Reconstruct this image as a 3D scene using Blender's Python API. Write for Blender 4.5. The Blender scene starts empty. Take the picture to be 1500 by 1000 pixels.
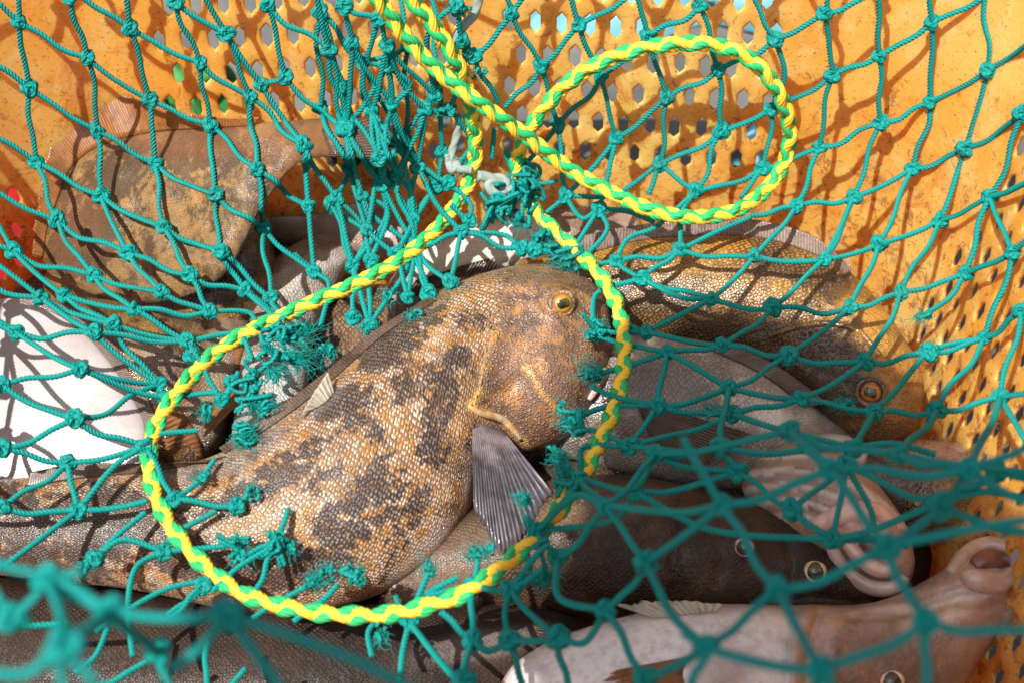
import bpy, math, random
import numpy as np
from mathutils import Vector, Matrix
from mathutils.bvhtree import BVHTree
random.seed(7); RNG = np.random.default_rng(7)
S = bpy.context.scene
COL = S.collection
# ------------------------------------------------------------------ camera
PITCH = math.radians(50)
TARGET = np.array([0.0, 0.0, 0.10])
FWD = np.array([0.0, math.cos(PITCH), -math.sin(PITCH)])
UPV = np.array([0.0, math.sin(PITCH), math.cos(PITCH)])
RGT = np.array([1.0, 0.0, 0.0])
CAM = TARGET - FWD*0.9
FPX = 2250.0
cd = bpy.data.cameras.new('camera'); cam = bpy.data.objects.new('camera', cd); COL.objects.link(cam)
cam.location = CAM; cam.rotation_euler = (math.pi/2-PITCH, 0, 0)
cd.sensor_width = 36; cd.lens = FPX/1500*36; cd.clip_start = 0.01; cd.clip_end = 200
cd.dof.use_dof = True; cd.dof.focus_distance = 0.875; cd.dof.aperture_fstop = 8.0
S.camera = cam
# ------------------------------------------------------------------ light
SUN = np.array([0.34, 0.40, -1.0]); SUN /= np.linalg.norm(SUN)
elev = math.asin(-SUN[2]); az = math.atan2(-SUN[0], -SUN[1])
w = bpy.data.worlds.new('World'); S.world = w; w.use_nodes = True
nt = w.node_tree; bg = nt.nodes['Background']
sky = nt.nodes.new('ShaderNodeTexSky'); sky.sky_type = 'NISHITA'; sky.sun_disc = False
sky.sun_elevation = elev; sky.sun_rotation = az
sky.dust_density = 3.0; sky.ozone_density = 0.5
hs = nt.nodes.new('ShaderNodeHueSaturation'); hs.inputs['Saturation'].default_value = .55
nt.links.new(sky.outputs[0], hs.inputs['Color']); nt.links.new(hs.outputs[0], bg.inputs[0]); bg.inputs[1].default_value = 0.10
sl = bpy.data.lights.new('sun', 'SUN'); sun = bpy.data.objects.new('sun', sl); COL.objects.link(sun)
sl.energy = 5.0; sl.angle = math.radians(0.55); sl.color = (1, 0.955, 0.89)
sun.rotation_euler = Vector(SUN).to_track_quat('-Z', 'Y').to_euler()
S.view_settings.view_transform = 'Standard'; S.view_settings.look = 'None'
S.view_settings.exposure = 0.68; S.view_settings.gamma = 1
S.view_settings.use_curve_mapping = False
S.cycles.use_denoising = True
S.cycles.max_bounces = 8; S.cycles.transparent_max_bounces = 12
# ------------------------------------------------------------------ pixel helpers
def ray(px, py):
    return FWD + RGT*((px-750)/FPX) + UPV*((500-py)/FPX)
def P(px, py, d): return CAM + ray(px, py)*d
def Dz(px, py, z):
    r = ray(px, py); return (z-CAM[2])/r[2]
def Pz(px, py, z): return P(px, py, Dz(px, py, z))
def Pplane(px, py, m, n):
    r = ray(px, py); return CAM + r*(np.dot(m-CAM, n)/np.dot(r, n))
def proj(p):
    q = np.asarray(p)-CAM
    d = q@FWD
    return 750+FPX*(q@RGT)/d, 500-FPX*(q@UPV)/d, d
def norm(v): return v/(np.linalg.norm(v)+1e-12)
def crom(pts, n):
    """dense Catmull-Rom through pts (k,dim), n samples, roughly uniform by chord"""
    p = np.asarray(pts, float)
    if len(p) == 2:
        t = np.linspace(0, 1, n)[:, None]; return p[0]*(1-t)+p[1]*t
    k = np.r_[0, np.cumsum(np.linalg.norm(np.diff(p[:, :2], axis=0), axis=1)+1e-9)]
    m = np.zeros_like(p)
    for i in range(len(p)):
        a, b = max(i-1, 0), min(i+1, len(p)-1)
        m[i] = (p[b]-p[a])/(k[b]-k[a])
    t = np.linspace(0, k[-1], n); out = np.zeros((n, p.shape[1]))
    idx = np.clip(np.searchsorted(k, t, side='right')-1, 0, len(p)-2)
    h = (k[idx+1]-k[idx])[:, None]; u = ((t-k[idx])/h[:, 0])[:, None]
    h00 = 2*u**3-3*u**2+1; h10 = u**3-2*u**2+u; h01 = -2*u**3+3*u**2; h11 = u**3-u**2
    return h00*p[idx]+h10*h*m[idx]+h01*p[idx+1]+h11*h*m[idx+1]
# ------------------------------------------------------------------ mesh helpers
def tag(o, label=None, cat=None, group=None, kind=None):
    if label: o['label'] = label
    if cat: o['category'] = cat
    if group: o['group'] = group
    if kind: o['kind'] = kind
    return o
def meshdata(name, V, quads, mats, tris=None, uv=None, attrs=None, midx=None, smooth=True):
    me = bpy.data.meshes.new(name)
    V = np.asarray(V, np.float32); quads = np.asarray(quads, np.int32).reshape(-1, 4)
    tris = np.zeros((0, 3), np.int32) if tris is None else np.asarray(tris, np.int32).reshape(-1, 3)
    me.vertices.add(len(V)); me.vertices.foreach_set('co', V.ravel())
    nl = len(quads)*4+len(tris)*3; npoly = len(quads)+len(tris)
    me.loops.add(nl); li = np.r_[quads.ravel(), tris.ravel()].astype(np.int32)
    me.loops.foreach_set('vertex_index', li)
    me.polygons.add(npoly)
    me.polygons.foreach_set('loop_start', np.r_[np.arange(len(quads))*4, len(quads)*4+np.arange(len(tris))*3].astype(np.int32))
    me.polygons.foreach_set('use_smooth', np.full(npoly, smooth))
    if midx is not None: me.polygons.foreach_set('material_index', np.asarray(midx, np.int32))
    me.update(calc_edges=True)
    if uv is not None:
        l = me.uv_layers.new(name='UVMap'); l.data.foreach_set('uv', np.asarray(uv, np.float32)[li].ravel())
    for k, a in (attrs or {}).items():
        a = np.asarray(a, np.float32)
        if a.ndim == 1:
            at = me.attributes.new(k, 'FLOAT', 'POINT'); at.data.foreach_set('value', a)
        else:
            at = me.attributes.new(k, 'FLOAT_COLOR', 'POINT'); at.data.foreach_set('color', a.ravel())
    for m in (mats if isinstance(mats, (list, tuple)) else [mats]): me.materials.append(m)
    me.validate(); return me
def link(name, me, parent=None):
    o = bpy.data.objects.new(name, me); COL.objects.link(o)
    if parent is not None:
        o.parent = parent; o.matrix_parent_inverse = Matrix.Translation(parent.location).inverted()
    return o
def empty(name, loc):
    o = bpy.data.objects.new(name, None); COL.objects.link(o); o.location = loc
    o.empty_display_size = 0.02; return o
class MB:
    def __init__(s): s.V = []; s.Q = []; s.U = []; s.n = 0; s.T = []
    def add(s, V, Q, U=None, T=None):
        s.V.append(V); s.Q.append(np.asarray(Q)+s.n)
        if T is not None: s.T.append(np.asarray(T)+s.n)
        s.U.append(np.zeros((len(V), 2)) if U is None else U); s.n += len(V)
    def data(s, name, mat):
        return meshdata(name, np.concatenate(s.V), np.concatenate(s.Q), mat, uv=np.concatenate(s.U),
                        tris=np.concatenate(s.T) if s.T else None)
def gridq(n, m, closed=True):
    i = np.arange(n-1)[:, None]; j = np.arange(m if closed else m-1)[None, :]
    j2 = (j+1) % m
    return np.stack([i*m+j, i*m+j2, (i+1)*m+j2, (i+1)*m+j], -1).reshape(-1, 4)
def frames(pts):
    t = np.gradient(pts, axis=0); t /= np.linalg.norm(t, axis=1)[:, None]+1e-12
    n = np.zeros_like(t)
    a = -FWD if abs(np.dot(t[0], FWD)) < .95 else UPV
    n[0] = norm(a-t[0]*np.dot(a, t[0]))
    for i in range(1, len(t)):
        v = n[i-1]-t[i]*np.dot(n[i-1], t[i]); n[i] = v/(np.linalg.norm(v)+1e-12)
    return t, n, np.cross(t, n)
def tube(pts, r, nv=8, lobes=0, amp=0.0, pitch=0.005, caps=True, phase=0.0):
    pts = np.asarray(pts, float); N = len(pts)
    t, n, b = frames(pts)
    s = np.r_[0, np.cumsum(np.linalg.norm(np.diff(pts, axis=0), axis=1))]
    r = np.broadcast_to(np.asarray(r, float), (N,))
    th = np.linspace(0, 2*math.pi, nv, endpoint=False)
    rr = np.ones((N, nv))*r[:, None]
    tw = (2*math.pi*s/pitch+phase)[:, None] if lobes else np.zeros((N, 1))
    if lobes:
        f = np.abs(np.cos(lobes*th/2))[None, :]*np.ones((N, 1))     # rounded lobes, sharp grooves
        rr = rr*(1-amp+amp*1.4*(f-.25))
    a = th[None, :]+tw
    V = pts[:, None, :]+rr[..., None]*(np.cos(a)[..., None]*n[:, None, :]+np.sin(a)[..., None]*b[:, None, :])
    V = V.reshape(-1, 3); Q = gridq(N, nv)
    U = np.stack([np.repeat(s, nv)*100, np.tile(th/(2*math.pi), N)], -1)
    T = None
    if caps:
        V = np.concatenate([V, pts[:1], pts[-1:]]); U = np.concatenate([U, [[0, 0], [0, 0]]])
        c0, c1 = N*nv, N*nv+1; j = np.arange(nv); k = (j+1) % nv
        T = np.concatenate([np.stack([k, j, j*0+c0], -1), np.stack([(N-1)*nv+j, (N-1)*nv+k, j*0+c1], -1)])
    return V, Q, U, T
def resample(pts, step):
    s = np.r_[0, np.cumsum(np.linalg.norm(np.diff(pts, axis=0), axis=1))]
    n = max(3, int(s[-1]/step)+1); q = np.linspace(0, s[-1], n)
    return np.stack([np.interp(q, s, pts[:, k]) for k in range(3)], -1)
# ------------------------------------------------------------------ material helpers
class NT:
    def __init__(s, name):
        s.m = bpy.data.materials.new(name); s.m.use_nodes = True; s.t = s.m.node_tree
        s.b = s.t.nodes['Principled BSDF']; s.out = s.t.nodes['Material Output']
    def n(s, typ, **kw):
        nd = s.t.nodes.new(typ)
        for k, v in kw.items():
            if k.startswith('i_'):
                key = k[2:]; key = int(key) if key.isdigit() else key.replace('_', ' ')
                s.set(nd.inputs[key], v)
            else: setattr(nd, k, v)
        return nd
    def set(s, sock, v):
        if isinstance(v, bpy.types.NodeSocket): s.t.links.new(v, sock)
        elif isinstance(v, (tuple, list)) and len(v) == 3 and sock.type == 'RGBA': sock.default_value = (*v, 1)
        else: sock.default_value = v
    def p(s, **kw):
        for k, v in kw.items(): s.set(s.b.inputs[k.replace('_', ' ')], v)
    def math(s, op, a, b=0.0, c=None, clamp=False):
        nd = s.t.nodes.new('ShaderNodeMath'); nd.operation = op; nd.use_clamp = clamp
        s.set(nd.inputs[0], a); s.set(nd.inputs[1], b)
        if c is not None: s.set(nd.inputs[2], c)
        return nd.outputs[0]
    def mix(s, f, a, b, bt='MIX'):
        nd = s.t.nodes.new('ShaderNodeMix'); nd.data_type = 'RGBA'; nd.blend_type = bt
        s.set(nd.inputs[0], f); s.set(nd.inputs[6], a); s.set(nd.inputs[7], b); return nd.outputs[2]
    def ramp(s, f, x0, x1, y0=0.0, y1=1.0, smooth=True):
        nd = s.t.nodes.new('ShaderNodeMapRange'); nd.interpolation_type = 'SMOOTHSTEP' if smooth else 'LINEAR'
        s.set(nd.inputs[0], f)
        for i, v in enumerate((x0, x1, y0, y1)): nd.inputs[i+1].default_value = v
        return nd.outputs[0]
    def co(s, kind='Object'): return s.n('ShaderNodeTexCoord').outputs[kind]
    def noise(s, vec, scale, detail=4, rough=.55, dist=0.0, col=False):
        nd = s.n('ShaderNodeTexNoise', i_Vector=vec, i_Scale=scale, i_Detail=detail, i_Roughness=rough, i_Distortion=dist)
        return nd.outputs['Color' if col else 'Fac']
    def bump(s, h, strength=1.0, dist=0.001, normal=None):
        nd = s.n('ShaderNodeBump', i_Height=h, i_Strength=strength, i_Distance=dist)
        if normal is not None: s.set(nd.inputs['Normal'], normal)
        return nd.outputs[0]
    def attr(s, name, out='Fac'): return s.n('ShaderNodeAttribute', attribute_name=name).outputs[out]

def skin(name, dark, mid, light, dot, scale=.0021, mscale=22, dotw=.75, rough=.36, bump=.9, tintw=1.0, aspect=1.0,
         contrast=(.40, .60), headscale=520, coat=.35, hueamt=1.0, spec=.5, headcol=None):
    t = NT(name); ob = t.co('Object'); uv = t.n('ShaderNodeTexCoord').outputs['UV']
    mp = t.n('ShaderNodeMapping', i_Vector=uv); mp.inputs['Rotation'].default_value = (0, 0, math.radians(45))
    mp0 = t.n('ShaderNodeMapping', i_Vector=uv); mp0.inputs['Scale'].default_value = (1/scale*aspect, 1/scale, 1)
    t.set(mp.inputs['Vector'], mp0.outputs[0])
    vo = t.n('ShaderNodeTexVoronoi', voronoi_dimensions='2D', i_Vector=mp.outputs[0], i_Scale=1.0, i_Randomness=.5)
    d_body = vo.outputs['Distance']
    vh = t.n('ShaderNodeTexVoronoi', i_Vector=ob, i_Scale=headscale, i_Randomness=.9)
    d_head = vh.outputs['Distance']
    head = t.attr('head')
    dsel = t.math('ADD', t.math('MULTIPLY', d_body, t.math('SUBTRACT', 1.0, head)), t.math('MULTIPLY', d_head, head))
    dots = t.ramp(dsel, .26, .50, 1, 0)
    m1 = t.noise(ob, mscale, 7, .62, .6); m2 = t.noise(ob, mscale*5, 5, .6); m3 = t.noise(ob, 1200, 2, .5)
    bl = t.attr('blotch')
    mm = t.math('ADD', t.math('MULTIPLY', m1, .7), t.math('MULTIPLY', m2, .3))
    mm = t.math('SUBTRACT', mm, t.math('MULTIPLY', bl, t.ramp(m2, .3, .6, .5, .12)))
    # each scale takes one tone, so patch edges follow the scales
    cellv = t.n('ShaderNodeSeparateColor', i_Color=vo.outputs['Color']).outputs[0]
    mm = t.math('ADD', mm, t.math('MULTIPLY', t.math('SUBTRACT', cellv, .5), .07))
    f = t.ramp(mm, contrast[0], contrast[1])
    base = t.mix(f, dark, mid)
    if headcol:
        hc = t.mix(t.ramp(t.noise(ob, 60, 7, .72, .8), .42, .56), tuple(x*.30 for x in headcol), headcol)
        base = t.mix(t.math('MULTIPLY', head, .85), base, hc)
    hue = t.ramp(t.noise(ob, mscale*2.3, 4, .6), .42, .66)
    base = t.mix(t.math('MULTIPLY', t.math('MULTIPLY', hue, f), hueamt), base, light)
    dc = t.mix(t.ramp(t.noise(ob, mscale*4, 4, .7), .4, .6), dot, light)
    dc = t.mix(f, t.mix(.76, dc, dark), dc)
    gap = t.mix(.45, base, (0.012, .008, .007))
    dots_ = t.math('MULTIPLY', dots, t.ramp(t.noise(ob, 38, 5, .65), .36, .56, .55, 1.0))
    soft = t.ramp(t.noise(ob, 30, 4, .6, .5), .52, .68, 0, .5)
    col = t.mix(soft, t.mix(t.math('MULTIPLY', dots_, dotw), gap, dc), t.mix(.5, base, dc))
    if headcol:
        spots = t.math('MULTIPLY', t.ramp(d_head, .22, .42, 1, 0), t.ramp(t.noise(ob, 120, 4, .6), .38, .58, .25, .9))
        hcol = t.mix(spots, t.mix(.25, base, gap), t.mix(t.ramp(t.noise(ob, 55, 3), .42, .6), (.40, .33, .36), (.42, .27, .17)))
        col = t.mix(head, col, hcol)
    else: col = t.mix(t.math('MULTIPLY', head, .45), col, base)
    tn = t.n('ShaderNodeAttribute', attribute_name='tint')
    tf = t.math('MULTIPLY', tn.outputs['Alpha'], t.ramp(t.noise(ob, 160, 5, .65), .25, .6, .45, 1.0))
    tc = t.mix(.22, tn.outputs['Color'], t.mix(.5, col, tn.outputs['Color'], 'OVERLAY'))
    col = t.mix(t.math('MULTIPLY', tf, tintw), col, tc)
    h = t.math('ADD', t.math('MULTIPLY', dots, 1.0), t.math('MULTIPLY', m3, .5))
    h = t.math('ADD', h, t.math('MULTIPLY', t.noise(ob, 90, 5, .6), 1.3))
    slime = t.ramp(t.noise(ob, 60, 4, .6), .45, .62)
    bn = t.bump(h, bump, .00055)
    t.p(Base_Color=col, Roughness=t.math('ADD', rough-.08, t.math('MULTIPLY', slime, .16)), Coat_Weight=coat, Coat_Roughness=.13,
        Normal=bn, Coat_Normal=bn, Specular_IOR_Level=spec)
    return t.m
def simple(name, col, rough=.5, var=.15, scale=60, bump=.3, bdist=.0005, coat=0.0, trans=0.0, sss=0.0, col2=None):
    t = NT(name); ob = t.co('Object')
    n = t.noise(ob, scale, 6, .6)
    c2 = col2 if col2 else tuple(x*(1-2*var) for x in col)
    t.p(Base_Color=t.mix(t.ramp(n, .35, .65), c2, col), Roughness=rough, Coat_Weight=coat, Coat_Roughness=.1,
        Normal=t.bump(t.noise(ob, scale*6, 4), bump, bdist))
    if sss: t.b.inputs['Subsurface Weight'].default_value = sss; t.b.inputs['Subsurface Radius'].default_value = (.004, .0015, .001); t.b.inputs['Subsurface Scale'].default_value = .6
    return t.m
def finmat(name, dark, light, rays=26, alpha=.25, streak=1.0, root=None):
    t = NT(name); uv = t.n('ShaderNodeTexCoord').outputs['UV']; ob = t.co()
    sp = t.n('ShaderNodeSeparateXYZ', i_Vector=uv)
    wv = t.math('ABSOLUTE', t.math('SINE', t.math('MULTIPLY', sp.outputs[0], math.pi*rays)))
    mp = t.n('ShaderNodeMapping', i_Vector=uv); mp.inputs['Scale'].default_value = (rays*2.2, 3.0, 1)
    st = t.noise(mp.outputs[0], 1.0, 5, .65)
    f = t.math('ADD', t.math('MULTIPLY', wv, .16), t.math('MULTIPLY', st, 1.05*streak))
    col = t.mix(t.ramp(f, .35, .95), dark, light)
    if root:
        rf = t.math('ADD', sp.outputs[1], t.math('MULTIPLY', t.math('SUBTRACT', t.noise(ob, 150, 4, .6), .5), .5))
        col = t.mix(t.ramp(rf, .08, .42, .85, 0), col, root)
    mott = t.ramp(t.noise(ob, 90, 4, .6), .48, .62)
    col = t.mix(t.math('MULTIPLY', mott, .4), col, tuple(x*.45 for x in dark))
    t.p(Base_Color=col, Roughness=.3, Coat_Weight=.6, Coat_Roughness=.1, Normal=t.bump(f, .7, .0004))
    tr = t.n('ShaderNodeBsdfTranslucent', i_Color=t.mix(.5, col, light)); tp = t.n('ShaderNodeBsdfTransparent')
    ms = t.n('ShaderNodeMixShader', i_Fac=.38); t.t.links.new(t.b.outputs[0], ms.inputs[1]); t.t.links.new(tr.outputs[0], ms.inputs[2])
    ms2 = t.n('ShaderNodeMixShader'); t.set(ms2.inputs[0], t.math('MULTIPLY', t.ramp(wv, .2, .9, 1, 0), alpha))
    t.t.links.new(ms.outputs[0], ms2.inputs[1]); t.t.links.new(tp.outputs[0], ms2.inputs[2])
    t.t.links.new(ms2.outputs[0], t.out.inputs[0])
    return t.m
def cordmat(name, col, light, rough=.52, fib=9.0, wear=.35, dirt=(.03, .05, .04), dirtw=.25):
    t = NT(name); uv = t.n('ShaderNodeTexCoord').outputs['UV']; ob = t.co()
    mp = t.n('ShaderNodeMapping', i_Vector=uv); mp.inputs['Scale'].default_value = (.6, fib*2, 1)
    st = t.noise(mp.outputs[0], 2.0, 4, .7)
    c = t.mix(t.math('MULTIPLY', t.ramp(st, .45, .75), wear), col, light)
    big = t.ramp(t.noise(ob, 25, 5, .6), .5, .72)
    c = t.mix(t.math('MULTIPLY', big, dirtw), c, dirt)
    fuzz = t.ramp(t.noise(ob, 700, 3, .7), .62, .74)
    c = t.mix(t.math('MULTIPLY', fuzz, .3), c, light)
    t.p(Base_Color=c, Roughness=rough, Normal=t.bump(t.math('ADD', st, t.noise(ob, 900, 3)), .5, .00035), Specular_IOR_Level=.22)
    return t.m
M = {}
M['net'] = cordmat('teal_twine', (.0, .20, .178), (.02, .40, .36), wear=.25)
M['fray'] = cordmat('teal_fibre', (.0, .22, .19), (.03, .42, .37), wear=.4)
M['yellow'] = cordmat('yellow_strand', (.82, .50, .03), (.95, .74, .30), dirt=(.45, .25, .03), dirtw=.25)
M['green'] = cordmat('green_strand', (.015, .36, .10), (.18, .62, .34), dirt=(.02, .18, .06), dirtw=.25)
M['white_cord'] = cordmat('white_cord', (.22, .29, .26), (.46, .52, .48), rough=.7, dirt=(.2, .25, .2))
# ------------------------------------------------------------------ added out-of-view blocker, outlined to shade the right front of the basket
bound = [(980, 1500), (800, 1150), (735, 960), (745, 850), (815, 750), (850, 640), (880, 520), (960, 452), (1080, 440), (1190, 470), (1290, 520), (1370, 590), (1440, 700), (1520, 800), (1750, 900), (2600, 950), (2800, 1700), (1800, 2400)]
HT = 1.45
pp = np.array([Pz(x, y, .12) for x, y in bound])
pp = pp - SUN*((HT-.12)/(-SUN[2]))
npn = len(pp); c = pp.mean(0)
V = np.concatenate([pp, pp+np.array([0, 0, .012])])
am = simple('shade_blocker_grey', (.25, .27, .28), .8, .2, 8, .3, .002)
me = bpy.data.meshes.new('shade_blocker')
me.from_pydata([tuple(v) for v in V], [], [tuple(range(npn))[::-1], tuple(range(npn, 2*npn))]+[(i, (i+1) % npn, (i+1) % npn+npn, i+npn) for i in range(npn)])
me.materials.append(am); o = link('shade_blocker', me)
tag(o, 'grey sheet added out of view above the basket to shade its front right', 'shade_blocker')
# ------------------------------------------------------------------ deck
def plane(name, x0, x1, y0, y1, z, mat):
    me = meshdata(name, [(x0, y0, z), (x1, y0, z), (x1, y1, z), (x0, y1, z)], [(0, 1, 2, 3)], mat, smooth=False)
    o = link(name, me); return o
t = NT('deck_concrete'); ob = t.co()
t.p(Base_Color=t.mix(t.ramp(t.noise(ob, 7, 8, .65), .35, .7), (.06, .06, .058), (.13, .128, .12)), Roughness=.85, Normal=t.bump(t.noise(ob, 120, 6, .7), .6, .002))
tag(plane('ground', -60, 60, -60, 60, -.012, t.m), 'grey concrete quay under and behind the basket', None, kind='structure')
# things on the quay seen through the holes
def slab(name, x0, x1, y0, y1, z0, z1, mat, label, cat, rot=0, jig=.012, group=None):
    n, m = 24, 10; V = []
    for i in range(n):
        for j in range(m):
            a = i/(n-1); b = j/(m-1); e = min(a, 1-a, .12)/.12*min(b, 1-b, .2)/.2
            x = x0+(x1-x0)*a+jig*math.sin(9*b+a*4); y = y0+(y1-y0)*b+jig*math.sin(14*a+1+3*b)
            V.append((x, y, z0+(z1-z0)*(e**.5)*(.75+.25*math.sin(17*a+5*b))))
    V = np.array(V); B = V.copy(); B[:, 2] = z0-.001
    c0 = V.mean(0); R = np.array(Matrix.Rotation(rot, 3, 'Z'))
    V = (V-c0)@R.T+c0; B = (B-c0)@R.T+c0
    Q = gridq(n, m, False)
    me = meshdata(name, np.concatenate([V, B]), np.concatenate([Q, Q[:, ::-1]+n*m]), mat)
    o = link(name, me); tag(o, label, cat, group); return o
bl = simple('blue_sheet', (.16, .42, .50), .4, .12, 20, .4, .001)
slab('plastic_sheet', -.0, .30, .42, .49, -.010, .03, bl, 'pale blue plastic sheet lying crumpled on the quay behind the middle holes', 'plastic sheet', .10)
slab('plastic_sheet', .15, .42, .28, .345, -.010, .03, bl, 'pale blue plastic sheet nearest the back wall, seen through its right holes', 'plastic sheet', .35)
slab('plastic_sheet', .08, .40, .60, .68, -.010, .03, bl, 'pale blue plastic sheet farthest out, seen through the topmost right holes', 'plastic sheet', -.15)
slab('plastic_bucket_lid', -.60, -.338, .06, .38, -.010, .085, simple('red_plastic', (.62, .01, .012), .35, .1, 20), 'bright red plastic tub seen through the holes at the far left edge', 'tub', .2)
slab('green_rag', -.26, -.215, .30, .345, -.010, .04, simple('green_cloth', (.03, .22, .04), .7, .2, 40), 'small green cloth scrap on the quay behind the upper left holes', 'cloth')
slab('white_sheet', -.42, -.16, .50, .60, -.010, .03, simple('white_plastic', (.62, .62, .6), .5, .2, 12), 'white crumpled plastic sheet behind the top left holes', 'plastic sheet', .25)
# ------------------------------------------------------------------ basket
CX, CY = -.0335, -.165
A0, B0, LEAN, RC = .2785, .268, .20, .115
def wallpt(s, z, off=0.0):
    """s: arc position on the nominal outline (metres, measured at z=.15), 0 = middle of the back wall, + to the right"""
    a = A0+LEAN*.15; b = B0+LEAN*.15; la, lb, lc = 2*(a-RC), 2*(b-RC), RC*math.pi/2
    per = 2*(la+lb)+4*lc
    z = z-.012*math.sin(4*math.pi*s/1.80)*math.sin(math.pi*min(max(z/.325, 0), 1))
    g = LEAN*(z-.15)+off + .004*math.sin(s*11+z*5)*(1 if z > .02 else 0)
    q = (s+la/2) % per
    segs = [(la, 0), (lc, 1), (lb, 2), (lc, 3), (la, 4), (lc, 5), (lb, 6), (lc, 7)]
    cs = [(a-RC, b-RC), (a-RC, -(b-RC)), (-(a-RC), -(b-RC)), (-(a-RC), b-RC)]
    for L, k in segs:
        if q <= L+1e-9: break
        q -= L
    if k == 0: p, n = (-(a-RC)+q, b), (0, 1)
    elif k == 2: p, n = (a, b-RC-q), (1, 0)
    elif k == 4: p, n = (a-RC-q, -b), (0, -1)
    elif k == 6: p, n = (-a, -(b-RC)+q), (-1, 0)
    else:
        ci = (k-1)//2; ang = math.pi/2-(ci*math.pi/2)-q/RC
        n = (math.cos(ang), math.sin(ang)); p = (cs[ci][0]+RC*n[0], cs[ci][1]+RC*n[1])
    return np.array([CX+p[0]+n[0]*g, CY+p[1]+n[1]*g, z])
aa = A0+.03; bb = B0+.03; PER = 4*(aa-RC)+4*(bb-RC)+2*math.pi*RC
BH = .325; NC = int(round(PER/.0158)); CWd = PER/NC; PV = .0212; NR = int(BH/PV)+1
half_back = aa-RC
def is_hole(s, z):
    s = (s+PER/2) % PER-PER/2
    if not (.030 < z < .315): return False
    if abs(s) < half_back+.004:                       # back
        if 0.004 < s < .024: return False
        if z < .115: return False
        # slanted corner of the left field
        
        return -.178 < s < .190
    s2 = abs(s)
    if s < 0 and half_back+.085 < s2 < half_back+.151 and z < .19: return True
    if half_back+.150 < s2 < half_back+.150+2*(bb-RC)-.02: return True      # sides
    if s2 > PER/2-half_back+.03: return True
    return False
VB = {}; VL = []
def vid(s, z, key):
    if key not in VB:
        VB[key] = len(VL); VL.append(wallpt(s, z))
    return VB[key]
Q = []; T = []
hh = PV*4/3/2
for r in range(-1, NR):
    for c in range(NC):
        sc_ = (c+(.5 if r % 2 else 0))*CWd; zc_ = r*PV+hh*.5
        # 12 boundary points
        cor = [(0, hh), (CWd/2, hh/2), (CWd/2, -hh/2), (0, -hh), (-CWd/2, -hh/2), (-CWd/2, hh/2)]
        ring = []
        for k in range(6):
            p, q = cor[k], cor[(k+1) % 6]; ring += [p, ((p[0]+q[0])/2, (p[1]+q[1])/2)]
        def g(dx, dz, tagk=None):
            s = sc_+dx; z = min(max(zc_+dz, 0.0), BH)
            key = (int(round((s % PER)/CWd*8)) % (NC*8), int(round(z/hh*8)), tagk)
            return vid(s, z, key)
        outer = [g(x, z) for x, z in ring]
        jx = random.uniform(-.0006, .0006); jz = random.uniform(-.0008, .0008); js = random.uniform(.86, .98)
        hole = is_hole(sc_, zc_) and random.random() > .004
        def inner(f, fx, tg):
            out = []
            for k, (x, z) in enumerate(ring):
                rr = f*(1.0 if k % 2 == 0 else 1.0)*js
                out.append(vid(sc_+x*rr*fx+jx, min(max(zc_+z*rr*1.08+jz, 0), BH), ('i', r, c, tg, k)))
            return out
        r1 = inner(.66, 1.02, 1)
        Q += [(outer[k], outer[(k+1) % 12], r1[(k+1) % 12], r1[k]) for k in range(12)]
        if hole:
            r2 = inner(.52, .96, 2)
            for idx in r2:
                pass
            Q += [(r1[k], r1[(k+1) % 12], r2[(k+1) % 12], r2[k]) for k in range(12)]
        else:
            cc = vid(sc_, min(max(zc_, 0), BH), ('c', r, c))
            T += [(r1[k], r1[(k+1) % 12], cc) for k in range(12)]
# the ring round each hole is sunk a little, so its bevel catches light
VLa = np.array(VL)
for key, i in VB.items():
    if isinstance(key[0], str) and key[0] == 'i' and key[3] == 2:
        p = VLa[i]; cdir = np.array([CX-p[0], CY-p[1], 0]); 
        VLa[i] = p-norm(cdir)*.0007
t = NT('orange_plastic'); ob = t.co()
n1 = t.noise(ob, 9, 6, .6, .4); n2 = t.noise(ob, 45, 8, .7, .5); n3 = t.noise(ob, 420, 3, .7)
col = t.mix(t.ramp(n1, .35, .68), (.95, .39, .060), (.98, .55, .16))
col = t.mix(t.math('MULTIPLY', t.ramp(n2, .48, .68), .6), col, (.96, .62, .28))            # scuffed pale
rust = t.noise(ob, 22, 8, .72, 1.2)
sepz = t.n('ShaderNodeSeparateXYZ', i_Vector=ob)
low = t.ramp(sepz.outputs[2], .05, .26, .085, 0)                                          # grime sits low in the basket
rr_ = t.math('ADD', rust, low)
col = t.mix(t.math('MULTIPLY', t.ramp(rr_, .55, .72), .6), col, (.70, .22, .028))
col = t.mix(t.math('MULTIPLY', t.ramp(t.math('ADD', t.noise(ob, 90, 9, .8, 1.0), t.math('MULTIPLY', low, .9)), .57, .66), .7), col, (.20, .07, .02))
mpx = t.n('ShaderNodeMapping', i_Vector=ob); mpx.inputs['Rotation'].default_value = (.6, .3, .9); mpx.inputs['Scale'].default_value = (1, 7, 7)
scr = t.noise(mpx.outputs[0], 60, 6, .75, 2.0)
col = t.mix(t.math('MULTIPLY', t.ramp(scr, .58, .66), .6), col, (.22, .09, .03))
spk = t.noise(ob, 520, 3, .75)
col = t.mix(t.math('MULTIPLY', t.ramp(spk, .61, .67), .75), col, (.16, .06, .02))
t.p(Base_Color=col, Roughness=t.math('ADD', .34, t.math('MULTIPLY', n2, .3)), Normal=t.bump(t.math('ADD', t.math('MULTIPLY', n2, 1.5), t.math('MULTIPLY', n3, .3)), .35, .0015))
t.b.inputs['Subsurface Weight'].default_value = .7; t.b.inputs['Subsurface Radius'].default_value = (1.0, .30, .07); t.b.inputs['Subsurface Scale'].default_value = .020
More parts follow.
